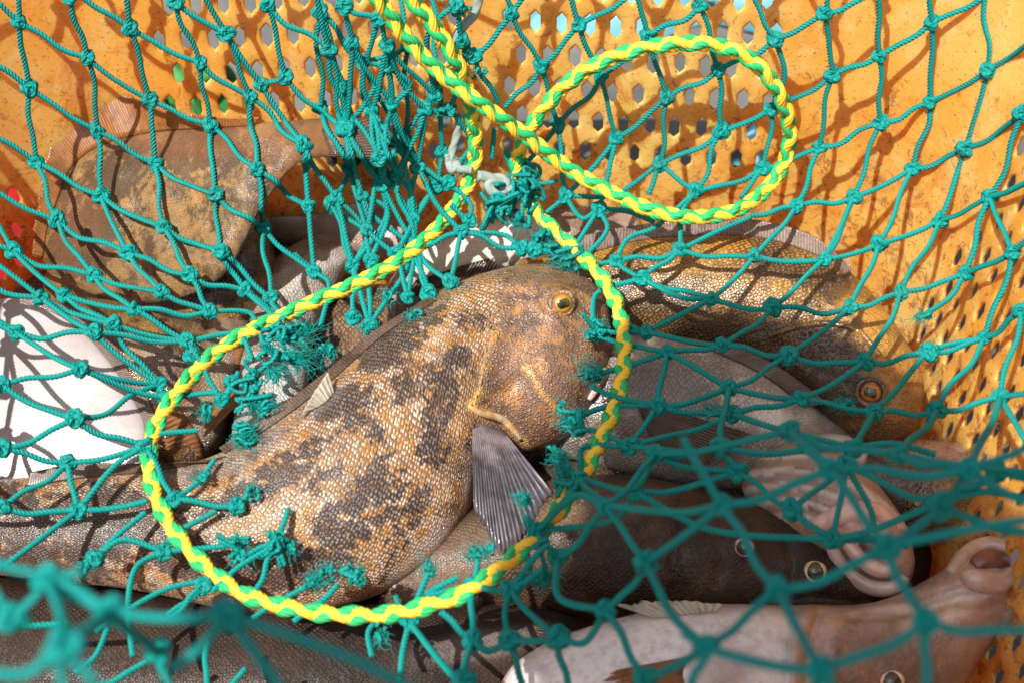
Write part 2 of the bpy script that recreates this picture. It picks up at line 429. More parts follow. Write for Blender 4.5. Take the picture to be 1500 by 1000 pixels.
tr = t.n('ShaderNodeBsdfTranslucent', i_Color=t.mix(1.0, col, (1.0, .80, .45), 'MULTIPLY'))
ms = t.n('ShaderNodeMixShader', i_Fac=.36); t.t.links.new(t.b.outputs[0], ms.inputs[1]); t.t.links.new(tr.outputs[0], ms.inputs[2])
t.t.links.new(ms.outputs[0], t.out.inputs[0]); M['orange'] = t.m
basket = empty('basket', (CX, CY, 0)); tag(basket, 'worn orange plastic fish basket with hexagonal holes in its walls', 'basket')
Qf = [q for q in Q if len(set(q)) == 4]
Q3 = [tuple(dict.fromkeys(q)) for q in Q if len(set(q)) == 3]
T = [x for x in T if len(set(x)) == 3]+Q3
me = meshdata('basket_wall', VLa, Qf, M['orange'], tris=T)
wallo = link('wall', me, basket)
md = wallo.modifiers.new('s', 'SOLIDIFY'); md.thickness = .0028; md.offset = 0
# floor and rim
def outline(z, off, n=160): return np.array([wallpt(i/n*PER, z, off) for i in range(n)])
f = outline(.003, 0.0); V = np.concatenate([f, [[CX, CY, .003]]]); n = len(f)
fl = link('floor', meshdata('basket_floor', V, np.zeros((0, 4)), M['orange'], tris=[(i, (i+1) % n, n) for i in range(n)]), basket)
md = fl.modifiers.new('s', 'SOLIDIFY'); md.thickness = .003; md.offset = -1
rimc = outline(BH, .004, 240); rimc = np.concatenate([rimc, rimc[:1]])
Vr, Qr, Ur, _ = tube(rimc, .008, 12, caps=False)
link('rim', meshdata('basket_rim', Vr, Qr, M['orange']), basket)
# ------------------------------------------------------------------ fish
BODIES = []                     # (V, faces) for ray casts
def bvh_add(V, Q): BODIES.append((V, Q))
def make_bvh(extra=()):
    Vs = []; Fs = []; n = 0
    for V_, Q_ in list(BODIES)+list(extra):
        Vs.append(V_); Fs += (np.asarray(Q_)+n).tolist(); n += len(V_)
    return BVHTree.FromPolygons(np.concatenate(Vs).tolist(), Fs)
def smoothstep(x, a, b):
    t_ = np.clip((x-a)/(b-a), 0, 1); return t_*t_*(3-2*t_)
def dist_poly(px, py, poly):
    """unsigned distance and side sign to a polyline, in photo pixels"""
    best = np.full(px.shape, 1e9); sgn = np.zeros(px.shape)
    for (x0, y0), (x1, y1) in zip(poly[:-1], poly[1:]):
        dx, dy = x1-x0, y1-y0; L = dx*dx+dy*dy
        u = np.clip(((px-x0)*dx+(py-y0)*dy)/L, 0, 1)
        qx, qy = px-x0-u*dx, py-y0-u*dy; d = np.hypot(qx, qy)
        s = np.sign(dx*(py-y0)-dy*(px-x0)); m = d < best
        best = np.where(m, d, best); sgn = np.where(m, s, sgn)
    return best, sgn
def paint_blobs(px, py, blobs, soft=.45):
    a = np.zeros(px.shape)
    for x, y, rx, ry, rot, s in blobs:
        c_, s_ = math.cos(math.radians(rot)), math.sin(math.radians(rot))
        u = ((px-x)*c_+(py-y)*s_)/rx; v = (-(px-x)*s_+(py-y)*c_)/ry
        a = np.maximum(a, s*(1-smoothstep(np.sqrt(u*u+v*v), 1-soft, 1+soft)))
    return a
class Fish:
    def __init__(s, name, label, st, zc, tmax, mat, cat='fish', headu=None, nl=110, na=56, blobs=(), tints=(), disp=None,
                 zs=None, head_end=True, tail_end=True, group='fish heaped in the basket', headfn=None, tiltn=.5, wrinkle=.0006):
        st = np.array(st, float)
        k = crom(st, nl)
        U2, L2 = k[:, :2], k[:, 2:4]
        mid = (U2+L2)/2
        if zs is None: z = np.full(nl, zc)
        else: z = np.interp(np.linspace(0, 1, nl), np.linspace(0, 1, len(zs)), zs)
        wpx = np.linalg.norm(U2-L2, axis=1)
        tt = tmax*(wpx/wpx.max())**.75
        e = np.ones(nl); u = np.linspace(0, 1, nl)
        if head_end: e *= np.sqrt(np.clip(1-(1-np.clip(u/.05, 0, 1))**2, 0.0, 1))
        if tail_end: e *= np.sqrt(np.clip(1-(1-np.clip((1-u)/.04, 0, 1))**2, 0.0, 1))
        e = np.maximum(e, .02)
        th = np.linspace(0, 2*math.pi, na, endpoint=False)
        V = np.zeros((nl, na, 3)); cen = np.zeros((nl, 3)); N = np.zeros((nl, 3))
        for i in range(nl):
            m = Pz(mid[i, 0], mid[i, 1], z[i]); n = norm(np.array([0, 0, 1.])*tiltn+norm(CAM-m)*(1-tiltn))
            a = Pplane(U2[i, 0], U2[i, 1], m, n); b = Pplane(L2[i, 0], L2[i, 1], m, n)
            c_ = (a+b)/2; h = (a-b)/2
            cx = np.sign(np.cos(th))*np.abs(np.cos(th))**.92; sx = np.sign(np.sin(th))*np.abs(np.sin(th))**.95
            V[i] = c_+e[i]*(cx[:, None]*h+sx[:, None]*n*tt[i]); cen[i] = c_; N[i] = n
        s.N = N
        sl_ = np.r_[0, np.cumsum(np.linalg.norm(np.diff(cen, axis=0), axis=1))]
        wm = wpx.mean()*.9/FPX/2
        UV = np.stack([np.repeat(sl_, na), np.tile(th, nl)*(wm*.8+tmax*.35)], -1)
        Vf = V.reshape(-1, 3); sx_, sy_, _ = proj(Vf)
        top = np.tile(np.clip(np.sin(th), 0, 1), nl)
        if wrinkle:
            ph = Vf@RNG.normal(size=(3, 6))*120
            Vf = Vf+(np.sin(ph).sum(1)/6*wrinkle)[:, None]*np.repeat(N, na, 0)
        if disp is not None:
            dd = disp(sx_, sy_)*top**.5; Vf = Vf+dd[:, None]*np.repeat(N, na, 0)
        head = np.zeros(nl*na)
        if headu: head = np.repeat(1-smoothstep(u, headu*.75, headu*1.2), na)
        if headfn is not None: head = headfn(sx_, sy_)
        blotch = paint_blobs(sx_, sy_, blobs) if blobs else np.zeros(nl*na)
        tint = np.zeros((nl*na, 4)); tint[:, :3] = .5
        for col, bl_ in tints:
            if callable(bl_): a = bl_(sx_, sy_)
            else: a = paint_blobs(sx_, sy_, bl_)
            m = a > 1e-4; aa_ = a[m][:, None]; old = tint[m, 3:4]
            na_ = aa_+old*(1-aa_)
            tint[m, :3] = (np.array(col)*aa_+tint[m, :3]*old*(1-aa_))/na_; tint[m, 3:4] = na_
        Qd = gridq(nl, na)
        capq = np.array([[j, na-1-j, na-2-j, j+1] for j in range(na//2-1)])
        Qd = np.concatenate([Qd, capq, capq[:, ::-1]+(nl-1)*na])
        s.root = empty(name, tuple(cen[nl//2]-np.array([0, 0, tmax])))
        tag(s.root, label, cat, group)
        s.body = link('body', meshdata('fish_body', Vf, Qd, mat, uv=UV, attrs={'head': head, 'blotch': blotch, 'tint': tint}), s.root)
        s.bvh = BVHTree.FromPolygons(Vf.tolist(), Qd.tolist())
        bvh_add(Vf, Qd); s.zc = zc
    def hit(s, px, py):
        r = norm(ray(px, py)); h = s.bvh.ray_cast(Vector(CAM), Vector(r))
        if h[0] is None: return Pz(px, py, s.zc+.01), -FWD
        n = np.array(h[1]);  n = n if np.dot(n, r) < 0 else -n
        return np.array(h[0]), n
    def eye(s, px, py, rpx, iris, look=None, lidmat=None, name='eye', bulge=.35, flat=1.0, pup=.5, lid=1.0):
        p, n = s.hit(px, py); R = rpx*.88/FPX
        d = norm(n*.5+norm(CAM-p)*.6+(np.array(look) if look is not None else 0))
        c_ = p-d*R*bulge
        q = Vector(d).to_track_quat('Z', 'Y').to_matrix(); q = np.array(q)
        nu, nvv = 36, 48
        ph = np.linspace(0.0, math.pi*.75, nu); th = np.linspace(0, 2*math.pi, nvv, endpoint=False)
        V = np.stack([np.outer(np.sin(ph), np.cos(th)), np.outer(np.sin(ph), np.sin(th)), np.outer(np.cos(ph)*flat, np.ones(nvv))], -1).reshape(-1, 3)*R
        UV = np.stack([np.repeat(np.sin(ph)*(ph < 1.6)+(ph >= 1.6)*1.0, nvv), np.tile(th, nu)], -1)
        ob_ = link(name, meshdata('fish_eye', V@q.T+c_, gridq(nu, nvv), iris, uv=UV), s.root)
        ph2 = np.linspace(0, math.asin(pup), 10)
        V = np.stack([np.outer(np.sin(ph2), np.cos(th)), np.outer(np.sin(ph2), np.sin(th))*.92, np.outer(np.cos(ph2)*flat, np.ones(nvv))], -1).reshape(-1, 3)*R*1.012
        po = link('pupil', meshdata('pupil', V@q.T+c_, gridq(10, nvv), M['pupil']), ob_)
        # eyelid rim
        if lidmat is not None:
            tt_ = np.linspace(0, 2*math.pi, 60)
            rr = R*.93*lid
            ctr = np.stack([rr*np.cos(tt_), rr*np.sin(tt_)*.95, np.full(60, R*.42)*flat+R*.06*np.sin(2*tt_+1)], -1)@q.T+c_
            Vv, Qq, Uu, _ = tube(ctr, R*.22+R*.05*np.sin(3*tt_), 12, caps=False)
            z_ = np.zeros(len(Vv))
            link('eyelid', meshdata('eyelid', Vv, Qq, lidmat, uv=Uu*.01, attrs={'head': z_+1, 'blotch': z_, 'tint': np.zeros((len(Vv), 4))}), s.root)
        return ob_
    def fin(s, base, tip, mat, name='fin', rays=26, lift=.004, liftb=.001, amp=.0004, nj=10, ragged=.12, onbody=True, curl=0.0, mid=None, label=None, cseed=0):
        """base, tip: photo outlines of the fin's root and edge"""
        ni = rays*6+1; r_ = np.random.default_rng(cseed+rays)
        b = crom(base, ni); t_ = crom(tip, ni)
        V = np.zeros((ni, nj, 3)); UV = np.zeros((ni, nj, 2))
        jag = np.repeat(r_.uniform(-ragged, ragged*.3, rays+1), 6)[:ni]
        for i in range(ni):
            a = i/(ni-1); k = 1+jag[i]-ragged*.8*abs(math.sin(math.pi*rays*a+math.pi/2))
            pb = s.hit(*b[i])[0] if onbody else Pz(b[i, 0], b[i, 1], s.zc+.008)
            nb = norm(CAM-pb)
            pe = P(t_[i, 0], t_[i, 1], proj(pb)[2]+liftb*0-lift+ (0 if onbody else 0))
            # tip depth follows the plane through the root
            m = (b[0]+b[-1])/2
            pe = Pplane(t_[i, 0], t_[i, 1], pb+nb*lift, norm(np.array([0, 0, 1.])*.5+nb*.5))
            for j in range(nj):
                v = j/(nj-1)*k
                p = pb*(1-v)+pe*v+nb*(liftb+curl*math.sin(v*math.pi))
                p = p+nb*amp*(math.cos(2*math.pi*rays*a)*(.3+v)+.6*math.sin(11*a+3*v))
                V[i, j] = p; UV[i, j] = (a, v)
        me = meshdata('fin', V.reshape(-1, 3), gridq(ni, nj, False), mat, uv=UV.reshape(-1, 2))
        o = link(name, me, s.root)
        md = o.modifiers.new('s', 'SOLIDIFY'); md.thickness = .0005; md.offset = 0
        if label: o['label'] = label
        V_ = V.reshape(-1, 3); bvh_add(V_, gridq(ni, nj, False))
        return o
    def ridge(s, pts, r, mat, name='lip', lift=.3, n=50, taper=True, label=None, squash=None):
        k = crom([(x, y) for x, y in pts], n); p3 = []
        for x, y in k:
            p, nn = s.hit(x, y); p3.append(p+norm(CAM-p)*r*lift)
        p3 = np.array(p3)
        for _ in range(6): p3[1:-1] = (p3[:-2]+2*p3[1:-1]+p3[2:])/4
        rr = np.full(n, r)
        if taper: rr = r*(.35+.65*np.sin(np.linspace(.12, math.pi-.12, n))**.5)
        V_, Q_, U_, T_ = tube(p3, rr, 14)
        z_ = np.zeros(len(V_))
        o = link(name, meshdata(name, V_, Q_, mat, tris=T_, uv=U_*.01, attrs={'head': z_+1, 'blotch': z_, 'tint': np.zeros((len(V_), 4))}), s.root)
        if label: o['label'] = label
        return o
def eyemat(name, ring, outer):
    t = NT(name); uv = t.n('ShaderNodeTexCoord').outputs['UV']; sp = t.n('ShaderNodeSeparateXYZ', i_Vector=uv)
    r = sp.outputs[0]; ob = t.co()
    n = t.noise(ob, 700, 4, .7)
    c = t.mix(t.ramp(t.math('ADD', r, t.math('MULTIPLY', t.math('SUBTRACT', n, .5), .25)), .55, .72), ring, tuple(x*.55 for x in ring))
    c = t.mix(t.ramp(r, .74, .86), c, outer)
    t.p(Base_Color=c, Roughness=.22, Coat_Weight=1.0, Coat_Roughness=.02, Metallic=.25); return t.m
t = NT('pupil'); ob = t.co()
t.p(Base_Color=t.mix(t.ramp(t.noise(ob, 300, 3), .45, .65), (.006, .008, .002), (.05, .06, .008)), Roughness=.08, Coat_Weight=1.0, Coat_Roughness=.01); M['pupil'] = t.m
M['eye_gold'] = eyemat('eye_gold', (.55, .25, .035), (.16, .075, .035))
M['eye_dark'] = eyemat('eye_dark', (.07, .045, .018), (.02, .014, .01))
M['eye_brown'] = eyemat('eye_brown', (.45, .17, .03), (.05, .03, .02))
M['main'] = skin('greenling_skin', (.045, .030, .029), (.27, .155, .085), (.54, .25, .05), (.74, .63, .52), .0022, 34, contrast=(.37, .47), hueamt=.75, headcol=(.15, .085, .058), rough=.5, coat=.35, bump=1.3)
M['gold'] = skin('golden_skin', (.050, .022, .006), (.33, .145, .018), (.52, .25, .03), (.52, .31, .07), .0025, 14, contrast=(.36, .60), rough=.42, coat=.7, bump=1.3)
M['brown'] = skin('brown_skin', (.030, .017, .010), (.13, .062, .028), (.22, .10, .035), (.28, .19, .12), .0024, 18)
M['olive'] = skin('olive_skin', (.10, .055, .022), (.33, .20, .075), (.46, .22, .05), (.42, .29, .14), .0011, 45, dotw=.2, rough=.5, coat=.12, bump=.9, contrast=(.42, .56))
M['wet'] = skin('wet_brown_skin', (.030, .015, .007), (.20, .095, .025), (.36, .20, .05), (.30, .2, .1), .0018, 24, dotw=.25, rough=.24, coat=.8)
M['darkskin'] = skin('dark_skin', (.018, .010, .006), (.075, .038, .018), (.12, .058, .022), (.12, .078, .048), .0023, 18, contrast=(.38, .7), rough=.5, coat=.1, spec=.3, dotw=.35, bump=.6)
M['silver'] = skin('silver_skin', (.22, .20, .18), (.50, .48, .45), (.40, .30, .22), (.64, .62, .59), .0022, 26, dotw=.6, bump=.7, contrast=(.38, .56))
M['shade'] = skin('shaded_skin', (.010, .006, .004), (.035, .018, .010), (.055, .027, .012), (.050, .032, .020), .0023, 18, contrast=(.38, .7), rough=.55, coat=.05, spec=.2, dotw=.35, bump=.6)  # darker copy of the dark skin; the fish's shade is in its colour
M['pale'] = skin('pale_skin', (.26, .21, .18), (.50, .47, .43), (.46, .32, .22), (.50, .49, .46), .0017, 45, dotw=.2, bump=.28, contrast=(.40, .54))
M['palehead'] = skin('pale_head_skin', (.17, .11, .08), (.42, .30, .25), (.52, .33, .20), (.62, .55, .5), .0018, 30, dotw=.2, bump=.4, contrast=(.32, .55))
M['belly'] = simple('white_belly', (.40, .385, .385), .34, .09, 18, .9, .0008, coat=.3, col2=(.34, .285, .275))
M['flesh'] = simple('pink_flesh', (.56, .32, .27), .25, .15, 70, .5, .0006, coat=.7, col2=(.60, .44, .37))
M['lip'] = simple('pale_lip', (.52, .38, .33), .28, .12, 60, .4, .0006, coat=.6, col2=(.36, .24, .18))
M['cream'] = simple('cream_flap', (.42, .25, .08), .34, .1, 160, .5, .0006, coat=.4, col2=(.62, .50, .34))
M['finbase'] = simple('fin_root', (.40, .31, .34), .3, .2, 200, .5, .0006, coat=.3, col2=(.12, .08, .10))
M['mouth'] = simple('mouth_inside', (.16, .055, .045), .35, .3, 50, .5, .001, coat=.5)
M['fin_grey'] = finmat('fin_grey', (.045, .040, .045), (.25, .23, .27), 19, .35, root=(.48, .40, .42))
M['fin_brown'] = finmat('fin_brown', (.05, .025, .014), (.22, .13, .08), 80, .15)
M['fin_amber'] = finmat('fin_amber', (.20, .07, .018), (.55, .25, .08), 90, .25)
M['fin_clear'] = finmat('fin_clear', (.12, .075, .05), (.36, .26, .21), 90, .45)
M['fin_pale'] = finmat('fin_pale', (.38, .34, .25), (.72, .70, .58), 12, .1)
M['fin_dark'] = finmat('fin_dark', (.03, .018, .012), (.17, .10, .065), 20, .1)

# --- main fish
oper = [(715, 515), (706, 545), (700, 575), (688, 594), (702, 606), (735, 615), (760, 640), (775, 656)]
preop = [(735, 560), (750, 545), (771, 541), (785, 565), (797, 583), (812, 600)]
def disp_main(x, y):
    d, s_ = dist_poly(x, y, oper)
    inside = (s_ < 0)                                   # head side
    head_h = np.where(inside, .0026*np.exp(-d/45), -.0022*np.exp(-d/16))
    d2, s2 = dist_poly(x, y, preop)
    h2 = .0013*np.exp(-(d2/9)**2)-.0012*np.exp(-((d2-16)/10)**2)*(s2 > 0)
    cheek = .004*np.exp(-(((x-800)/60)**2+((y-560)/70)**2))
    eyeb = .0062*np.exp(-(((x-815)/27)**2+((y-441)/25)**2)**2)
    jaw = [(905, 520), (870, 560), (850, 600), (835, 640)]
    d3, s3 = dist_poly(x, y, jaw)
    h3 = -.0016*np.exp(-(d3/8)**2)
    gill = np.zeros_like(x)
    return head_h*(x > 640)*(x < 840)+h2+cheek+eyeb+h3
def yellow_main(x, y):
    d, _ = dist_poly(x, y, preop[2:]); d2, s2 = dist_poly(x, y, oper[2:])
    d3, _ = dist_poly(x, y, [(715, 515), (706, 545), (700, 575), (688, 594)])
    return np.clip(.6*np.exp(-(d/5)**2)+.6*np.exp(-(d2/5)**2)+.25*np.exp(-(d3/9)**2), 0, 1)
blobs_main = [(610, 470, 50, 26, -35, 1), (560, 505, 40, 26, -40, 1), (505, 590, 42, 22, -25, .9), (530, 625, 35, 16, 30, .6), (648, 585, 22, 42, 15, 1),
    (630, 655, 26, 30, 0, .8), (545, 730, 62, 34, -62, 1), (500, 770, 40, 30, -30, .9), (395, 705, 62, 24, -35, 1), (340, 735, 50, 20, -25, .8), (440, 665, 50, 18, -30, .8),
    (600, 760, 22, 45, 30, .6), (440, 830, 55, 22, -15, .9), (350, 830, 60, 26, 10, 1), (270, 815, 50, 30, 15, 1), (480, 850, 40, 16, 0, .8),
    (170, 770, 60, 60, 20, 1), (80, 790, 90, 60, 0, 1), (0, 740, 60, 40, 0, .8), (230, 745, 30, 20, 0, .6), (0, 800, 60, 50, 0, .8), (690, 470, 30, 16, 0, .5), (700, 640, 22, 20, 0, .6), (590, 560, 16, 18, 0, .4), (670, 520, 18, 12, 0, .5)]
st = [(899, 505, 893, 545), (889, 450, 872, 592), (862, 414, 838, 632), (818, 395, 792, 655), (762, 394, 737, 664), (700, 409, 706, 705), (640, 434, 686, 756), (580, 473, 640, 815),
      (520, 528, 566, 862), (460, 578, 488, 888), (400, 622, 410, 897), (340, 660, 330, 890), (268, 684, 250, 872), (190, 690, 172, 858), (100, 697, 90, 850), (0, 705, 0, 840), (-90, 710, -90, 830)]
main = Fish('greenling', 'mottled brown and orange scaly fish with a golden eye, lying inside the rope ring', st, .088, .043, M['main'],
            headu=None, nl=420, na=200, blobs=blobs_main, disp=disp_main, wrinkle=.0005,
            headfn=lambda x, y: smoothstep(x+.25*(y-500), 690, 745)*.95,
            tints=[((.16, .13, .07), [(800, 400, 90, 16, 0, .7), (640, 440, 60, 16, -30, .4)]),
                   ((.17, .085, .05), [(800, 570, 90, 90, 0, .5), (830, 500, 60, 60, 10, .4)]),
                   ((.70, .42, .09), yellow_main),
                   ((.045, .025, .02), [(862, 575, 34, 60, 15, .8), (885, 520, 22, 50, 0, .7), (830, 640, 50, 16, -30, .5), (800, 410, 80, 14, 5, .5)]),
                   ((.62, .52, .47), [(640, 790, 40, 16, -55, .6), (690, 700, 12, 40, 10, .5), (600, 830, 40, 12, -40, .6)]),
                   ((.20, .19, .20), [(300, 690, 60, 14, -10, .6), (380, 650, 60, 14, -30, .6), (470, 590, 50, 12, -40, .5)])])
main.eye(824, 445, 19, M['eye_gold'], look=(.12, -.12, -.1), lidmat=M['main'], bulge=.62, pup=.52, lid=1.0)
main.ridge([(686, 593), (704, 604), (732, 612), (750, 626), (762, 642)], .0021, M['cream'], 'gill_flap', label='cream coloured soft gill flap edge', lift=.15)
main.fin([(692, 628), (712, 622), (738, 632)], [(694, 748), (740, 815), (812, 722)], M['fin_grey'], 'pectoral_fin', 19, lift=.006, liftb=.0025, amp=.0003, ragged=.05, curl=.004)
main.fin([(330, 668), (240, 688), (120, 700), (40, 712)], [(300, 676), (210, 678), (110, 678), (45, 690)], M['fin_brown'], 'dorsal_fin', 80, lift=.002, amp=.00006, ragged=.03)
main.fin([(640, 440), (560, 492), (480, 562), (400, 622), (330, 664)], [(628, 436), (548, 484), (466, 552), (385, 612), (320, 655)], M['fin_brown'], 'dorsal_fin', 80, lift=.001, amp=.00005, ragged=.03)
main.fin([(455, 600), (475, 590), (490, 575)], [(440, 610), (462, 570), (480, 542)], M['fin_pale'], 'pelvic_fin', 8, lift=.004, amp=.0006, ragged=.05, label='small pale fin sticking up behind the back')

main.ridge([(868, 572), (882, 552), (892, 532), (896, 515)], .0032, M['wet'], 'lip', lift=.1, label='dark rounded lip at the snout')
main.ridge([(862, 585), (876, 562), (886, 540)], .0026, M['lip'], 'lip', lift=.0)
# --- right golden fish
st = [(1350, 612, 1335, 640), (1352, 560, 1280, 655), (1322, 498, 1215, 628), (1268, 428, 1150, 575), (1200, 372, 1080, 535), (1110, 346, 1010, 518), (1010, 344, 940, 505), (920, 355, 880, 490), (850, 372, 820, 480), (740, 385, 740, 470)]
def disp_gold(x, y):
    d, s_ = dist_poly(x, y, [(1120, 490), (1165, 478), (1210, 470), (1255, 480), (1290, 520)])
    g = .0022*np.exp(-d/22)*(s_ > 0)-.0015*np.exp(-d/10)*(s_ <= 0)
    e = .004*np.exp(-(((x-1277)/34)**2+((y-575)/30)**2))
    d2, _ = dist_poly(x, y, [(1120, 495), (1160, 520), (1210, 545), (1250, 565)])
    return g+e-.0016*np.exp(-(d2/7)**2)
f2 = Fish('greenling', 'golden brown scaly fish curled against the right back corner of the basket', st, .078, .038, M['gold'], nl=220, na=120, disp=disp_gold,
          headfn=lambda x, y: smoothstep(x+.5*(y-480), 1165, 1215), blobs=[(960, 450, 80, 30, 0, .6), (1180, 400, 70, 20, 25, .7), (1050, 480, 90, 30, 10, 1), (1200, 560, 70, 50, 30, 1)],
          tints=[((.055, .028, .010), [(1200, 530, 80, 40, 30, .75), (1260, 600, 60, 50, 20, .6), (1060, 500, 80, 26, 10, .5)]),
                 ((.42, .23, .06), [(1310, 560, 40, 70, -15, .5), (1270, 470, 60, 18, 45, .3)])])
f2.eye(1276, 574, 19, M['eye_brown'], look=(0, -.1, 0), lidmat=M['wet'], bulge=.3, pup=.52, lid=1.1)
f2.fin([(850, 375), (940, 352), (1020, 347), (1110, 348), (1200, 376), (1248, 410)], [(850, 345), (930, 330), (1015, 322), (1110, 322), (1190, 345), (1245, 388)], M['fin_clear'], 'dorsal_fin', 90, lift=.004, amp=.00005, ragged=.02)
f2.ridge([(1125, 492), (1165, 480), (1210, 474), (1255, 484), (1290, 520)], .0022, M['wet'], 'gill_cover', lift=.0)
# --- pale fish under it
f3 = Fish('pale_fish', 'grey white fish lying directly under the golden fish, its dark ribbed fin spread below', [(1300, 668, 1290, 690), (1240, 632, 1225, 705), (1180, 590, 1160, 710), (1110, 540, 1100, 715), (1040, 508, 1030, 712), (960, 496, 955, 700), (890, 500, 880, 680), (820, 520, 800, 660)],
          .060, .036, M['silver'], nl=120, na=80, blobs=[(980, 570, 60, 30, 20, 1), (950, 620, 50, 30, 0, 1)],
          tints=[((.05, .03, .02), [(870, 590, 50, 90, 0, .9)]), ((.10, .06, .035), [(1000, 640, 120, 40, 10, .8), (940, 560, 30, 26, 0, .4), (1220, 650, 40, 40, 30, .4)]), ((.75, .72, .70), [(1130, 610, 30, 18, 20, .8)])])
f3.fin([(930, 585), (940, 610), (950, 635)], [(1120, 640), (1080, 665), (1000, 690)], M['fin_dark'], 'pectoral_fin', 18, lift=.004, liftb=.002)
f3.fin([(1040, 512), (1110, 545), (1180, 595)], [(1060, 500), (1130, 530), (1215, 590)], M['fin_brown'], 'gill_cover', 30, lift=.003, amp=.00005, ragged=.02)
# --- small white belly piece
f3b = Fish('pale_fish', 'smooth white belly of a fish peeping out just under the golden fish snout', [(1165, 648, 1168, 668), (1200, 638, 1205, 690), (1240, 640, 1240, 690), (1275, 662, 1262, 690)], .088, .012, M['belly'], nl=50, na=40)
# --- ribbed throat fish
def ribs(x, y):
    d = np.hypot((x-1150)*.75, (y-830)); return .0011*np.sin(d/3.6)*(y < 770)
f4 = Fish('gaping_fish', 'fish with a pale ribbed throat pushed up under the folded net, pink lips below', [(1085, 705, 1088, 722), (1120, 668, 1125, 768), (1175, 652, 1180, 815), (1235, 668, 1225, 840), (1285, 715, 1262, 858), (1325, 770, 1300, 868), (1342, 830, 1332, 858)],
          .070, .034, M['palehead'], nl=120, na=80, disp=ribs, tints=[((.66, .60, .55), lambda x, y: .7*(np.sin(np.hypot((x-1150)*.75, y-830)/3.6) > .1)*(y < 775)), ((.30, .17, .10), lambda x, y: .6*(np.sin(np.hypot((x-1150)*.75, y-830)/3.6) < -.2)*(y < 775)),
          ((.55, .30, .26), [(1280, 790, 60, 30, 30, .6)]), ((.06, .03, .02), [(1240, 830, 60, 26, 30, .8)])])
f4.ridge([(1218, 800), (1238, 832), (1275, 856), (1308, 858), (1326, 842)], .0058, M['lip'], 'lip', lift=-.1, label='thick pale pink lower lip')
f4.ridge([(1240, 795), (1264, 818), (1290, 834), (1312, 830)], .0050, M['flesh'], 'gum', lift=-.25, label='pink gum inside the open mouth')
f4.ridge([(1262, 790), (1285, 802), (1306, 808)], .0058, M['mouth'], 'mouth', lift=-.2, label='dark inside of the gaping mouth')
f4.ridge([(1190, 772), (1235, 752), (1280, 750), (1308, 768)], .0062, M['flesh'], 'lip', lift=-.3, label='pink upper lip')
# --- dark head with two eyes
def disp5(x, y):
    o = 0
    for pl, a_, w_ in [([(1000, 760), (985, 820), (1000, 880)], .003, 8), ([(1130, 880), (1190, 870), (1262, 880)], .003, 6), ([(1150, 790), (1165, 830), (1150, 870)], .002, 8), ([(1040, 770), (1060, 800), (1050, 850)], .0015, 9)]:
        o = o-a_*np.exp(-(dist_poly(x, y, pl)[0]/w_)**2)
    return o+.005*np.exp(-(((x-1090)/28)**2+((y-801)/24)**2))+.005*np.exp(-(((x-1194)/28)**2+((y-836)/24)**2))
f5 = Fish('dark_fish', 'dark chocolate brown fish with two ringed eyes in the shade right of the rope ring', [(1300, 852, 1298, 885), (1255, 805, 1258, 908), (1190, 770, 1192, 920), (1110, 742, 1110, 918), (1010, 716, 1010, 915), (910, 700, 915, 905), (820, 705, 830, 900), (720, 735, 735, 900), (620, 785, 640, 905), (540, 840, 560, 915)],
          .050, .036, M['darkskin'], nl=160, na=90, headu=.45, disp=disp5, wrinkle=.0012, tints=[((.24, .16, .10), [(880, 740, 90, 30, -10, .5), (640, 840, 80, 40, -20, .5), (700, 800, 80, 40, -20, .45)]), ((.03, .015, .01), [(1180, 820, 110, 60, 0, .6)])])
f5.eye(1090, 801, 13, M['eye_dark'], lidmat=M['finbase'], pup=.72, look=(-.3, 0, 0), lid=.9)
f5.eye(1194, 836, 15, M['eye_dark'], lidmat=M['cream'], pup=.74, lid=.86)
f5.fin([(560, 895), (620, 905), (700, 905)], [(640, 965), (760, 955), (870, 925)], M['fin_dark'], 'anal_fin', 22, lift=.004)
# --- right head behind
f5b = Fish('brown_fish', 'brown fish head with a small ringed eye, between the pink mouth and the right wall', [(1500, 690, 1495, 720), (1460, 660, 1440, 770), (1390, 650, 1370, 790), (1320, 648, 1300, 780), (1260, 655, 1240, 750), (1200, 680, 1180, 730)],
            .055, .028, M['wet'], nl=90, na=60, headu=.5, tints=[((.50, .36, .28), [(1400, 665, 110, 22, 5, .8), (1460, 700, 40, 40, 0, .7)]), ((.03, .015, .01), [(1340, 735, 60, 40, 0, .7)])])
f5b.eye(1343, 738, 12, M['eye_brown'], lidmat=M['wet'], pup=.6)
# --- bottom white-bellied fish with big jaw
def disp6(x, y):
    d, s_ = dist_poly(x, y, [(1190, 880), (1165, 940), (1150, 1000)])
    g = .0030*np.exp(-d/30)*(x > 1160)-.0014*np.exp(-d/12)*(x <= 1160)
    d2, _ = dist_poly(x, y, [(1350, 880), (1400, 865), (1450, 862)])
    d3, _ = dist_poly(x, y, [(1250, 905), (1300, 900), (1350, 890)])
    d4, _ = dist_poly(x, y, [(1215, 1000), (1225, 940), (1260, 900)])
    d5, _ = dist_poly(x, y, [(1345, 905), (1390, 885), (1440, 890), (1475, 880)])
    d6, _ = dist_poly(x, y, [(1180, 1000), (1186, 945), (1200, 900)])
    return g*1.6-.0055*np.exp(-(d2/8)**2)-.0035*np.exp(-(d3/7)**2)+.0026*np.exp(-(d4/10)**2)-.004*np.exp(-(d5/7)**2)-.003*np.exp(-(d6/6)**2)+.006*np.exp(-(((x-1440)/50)**2+((y-850)/40)**2))
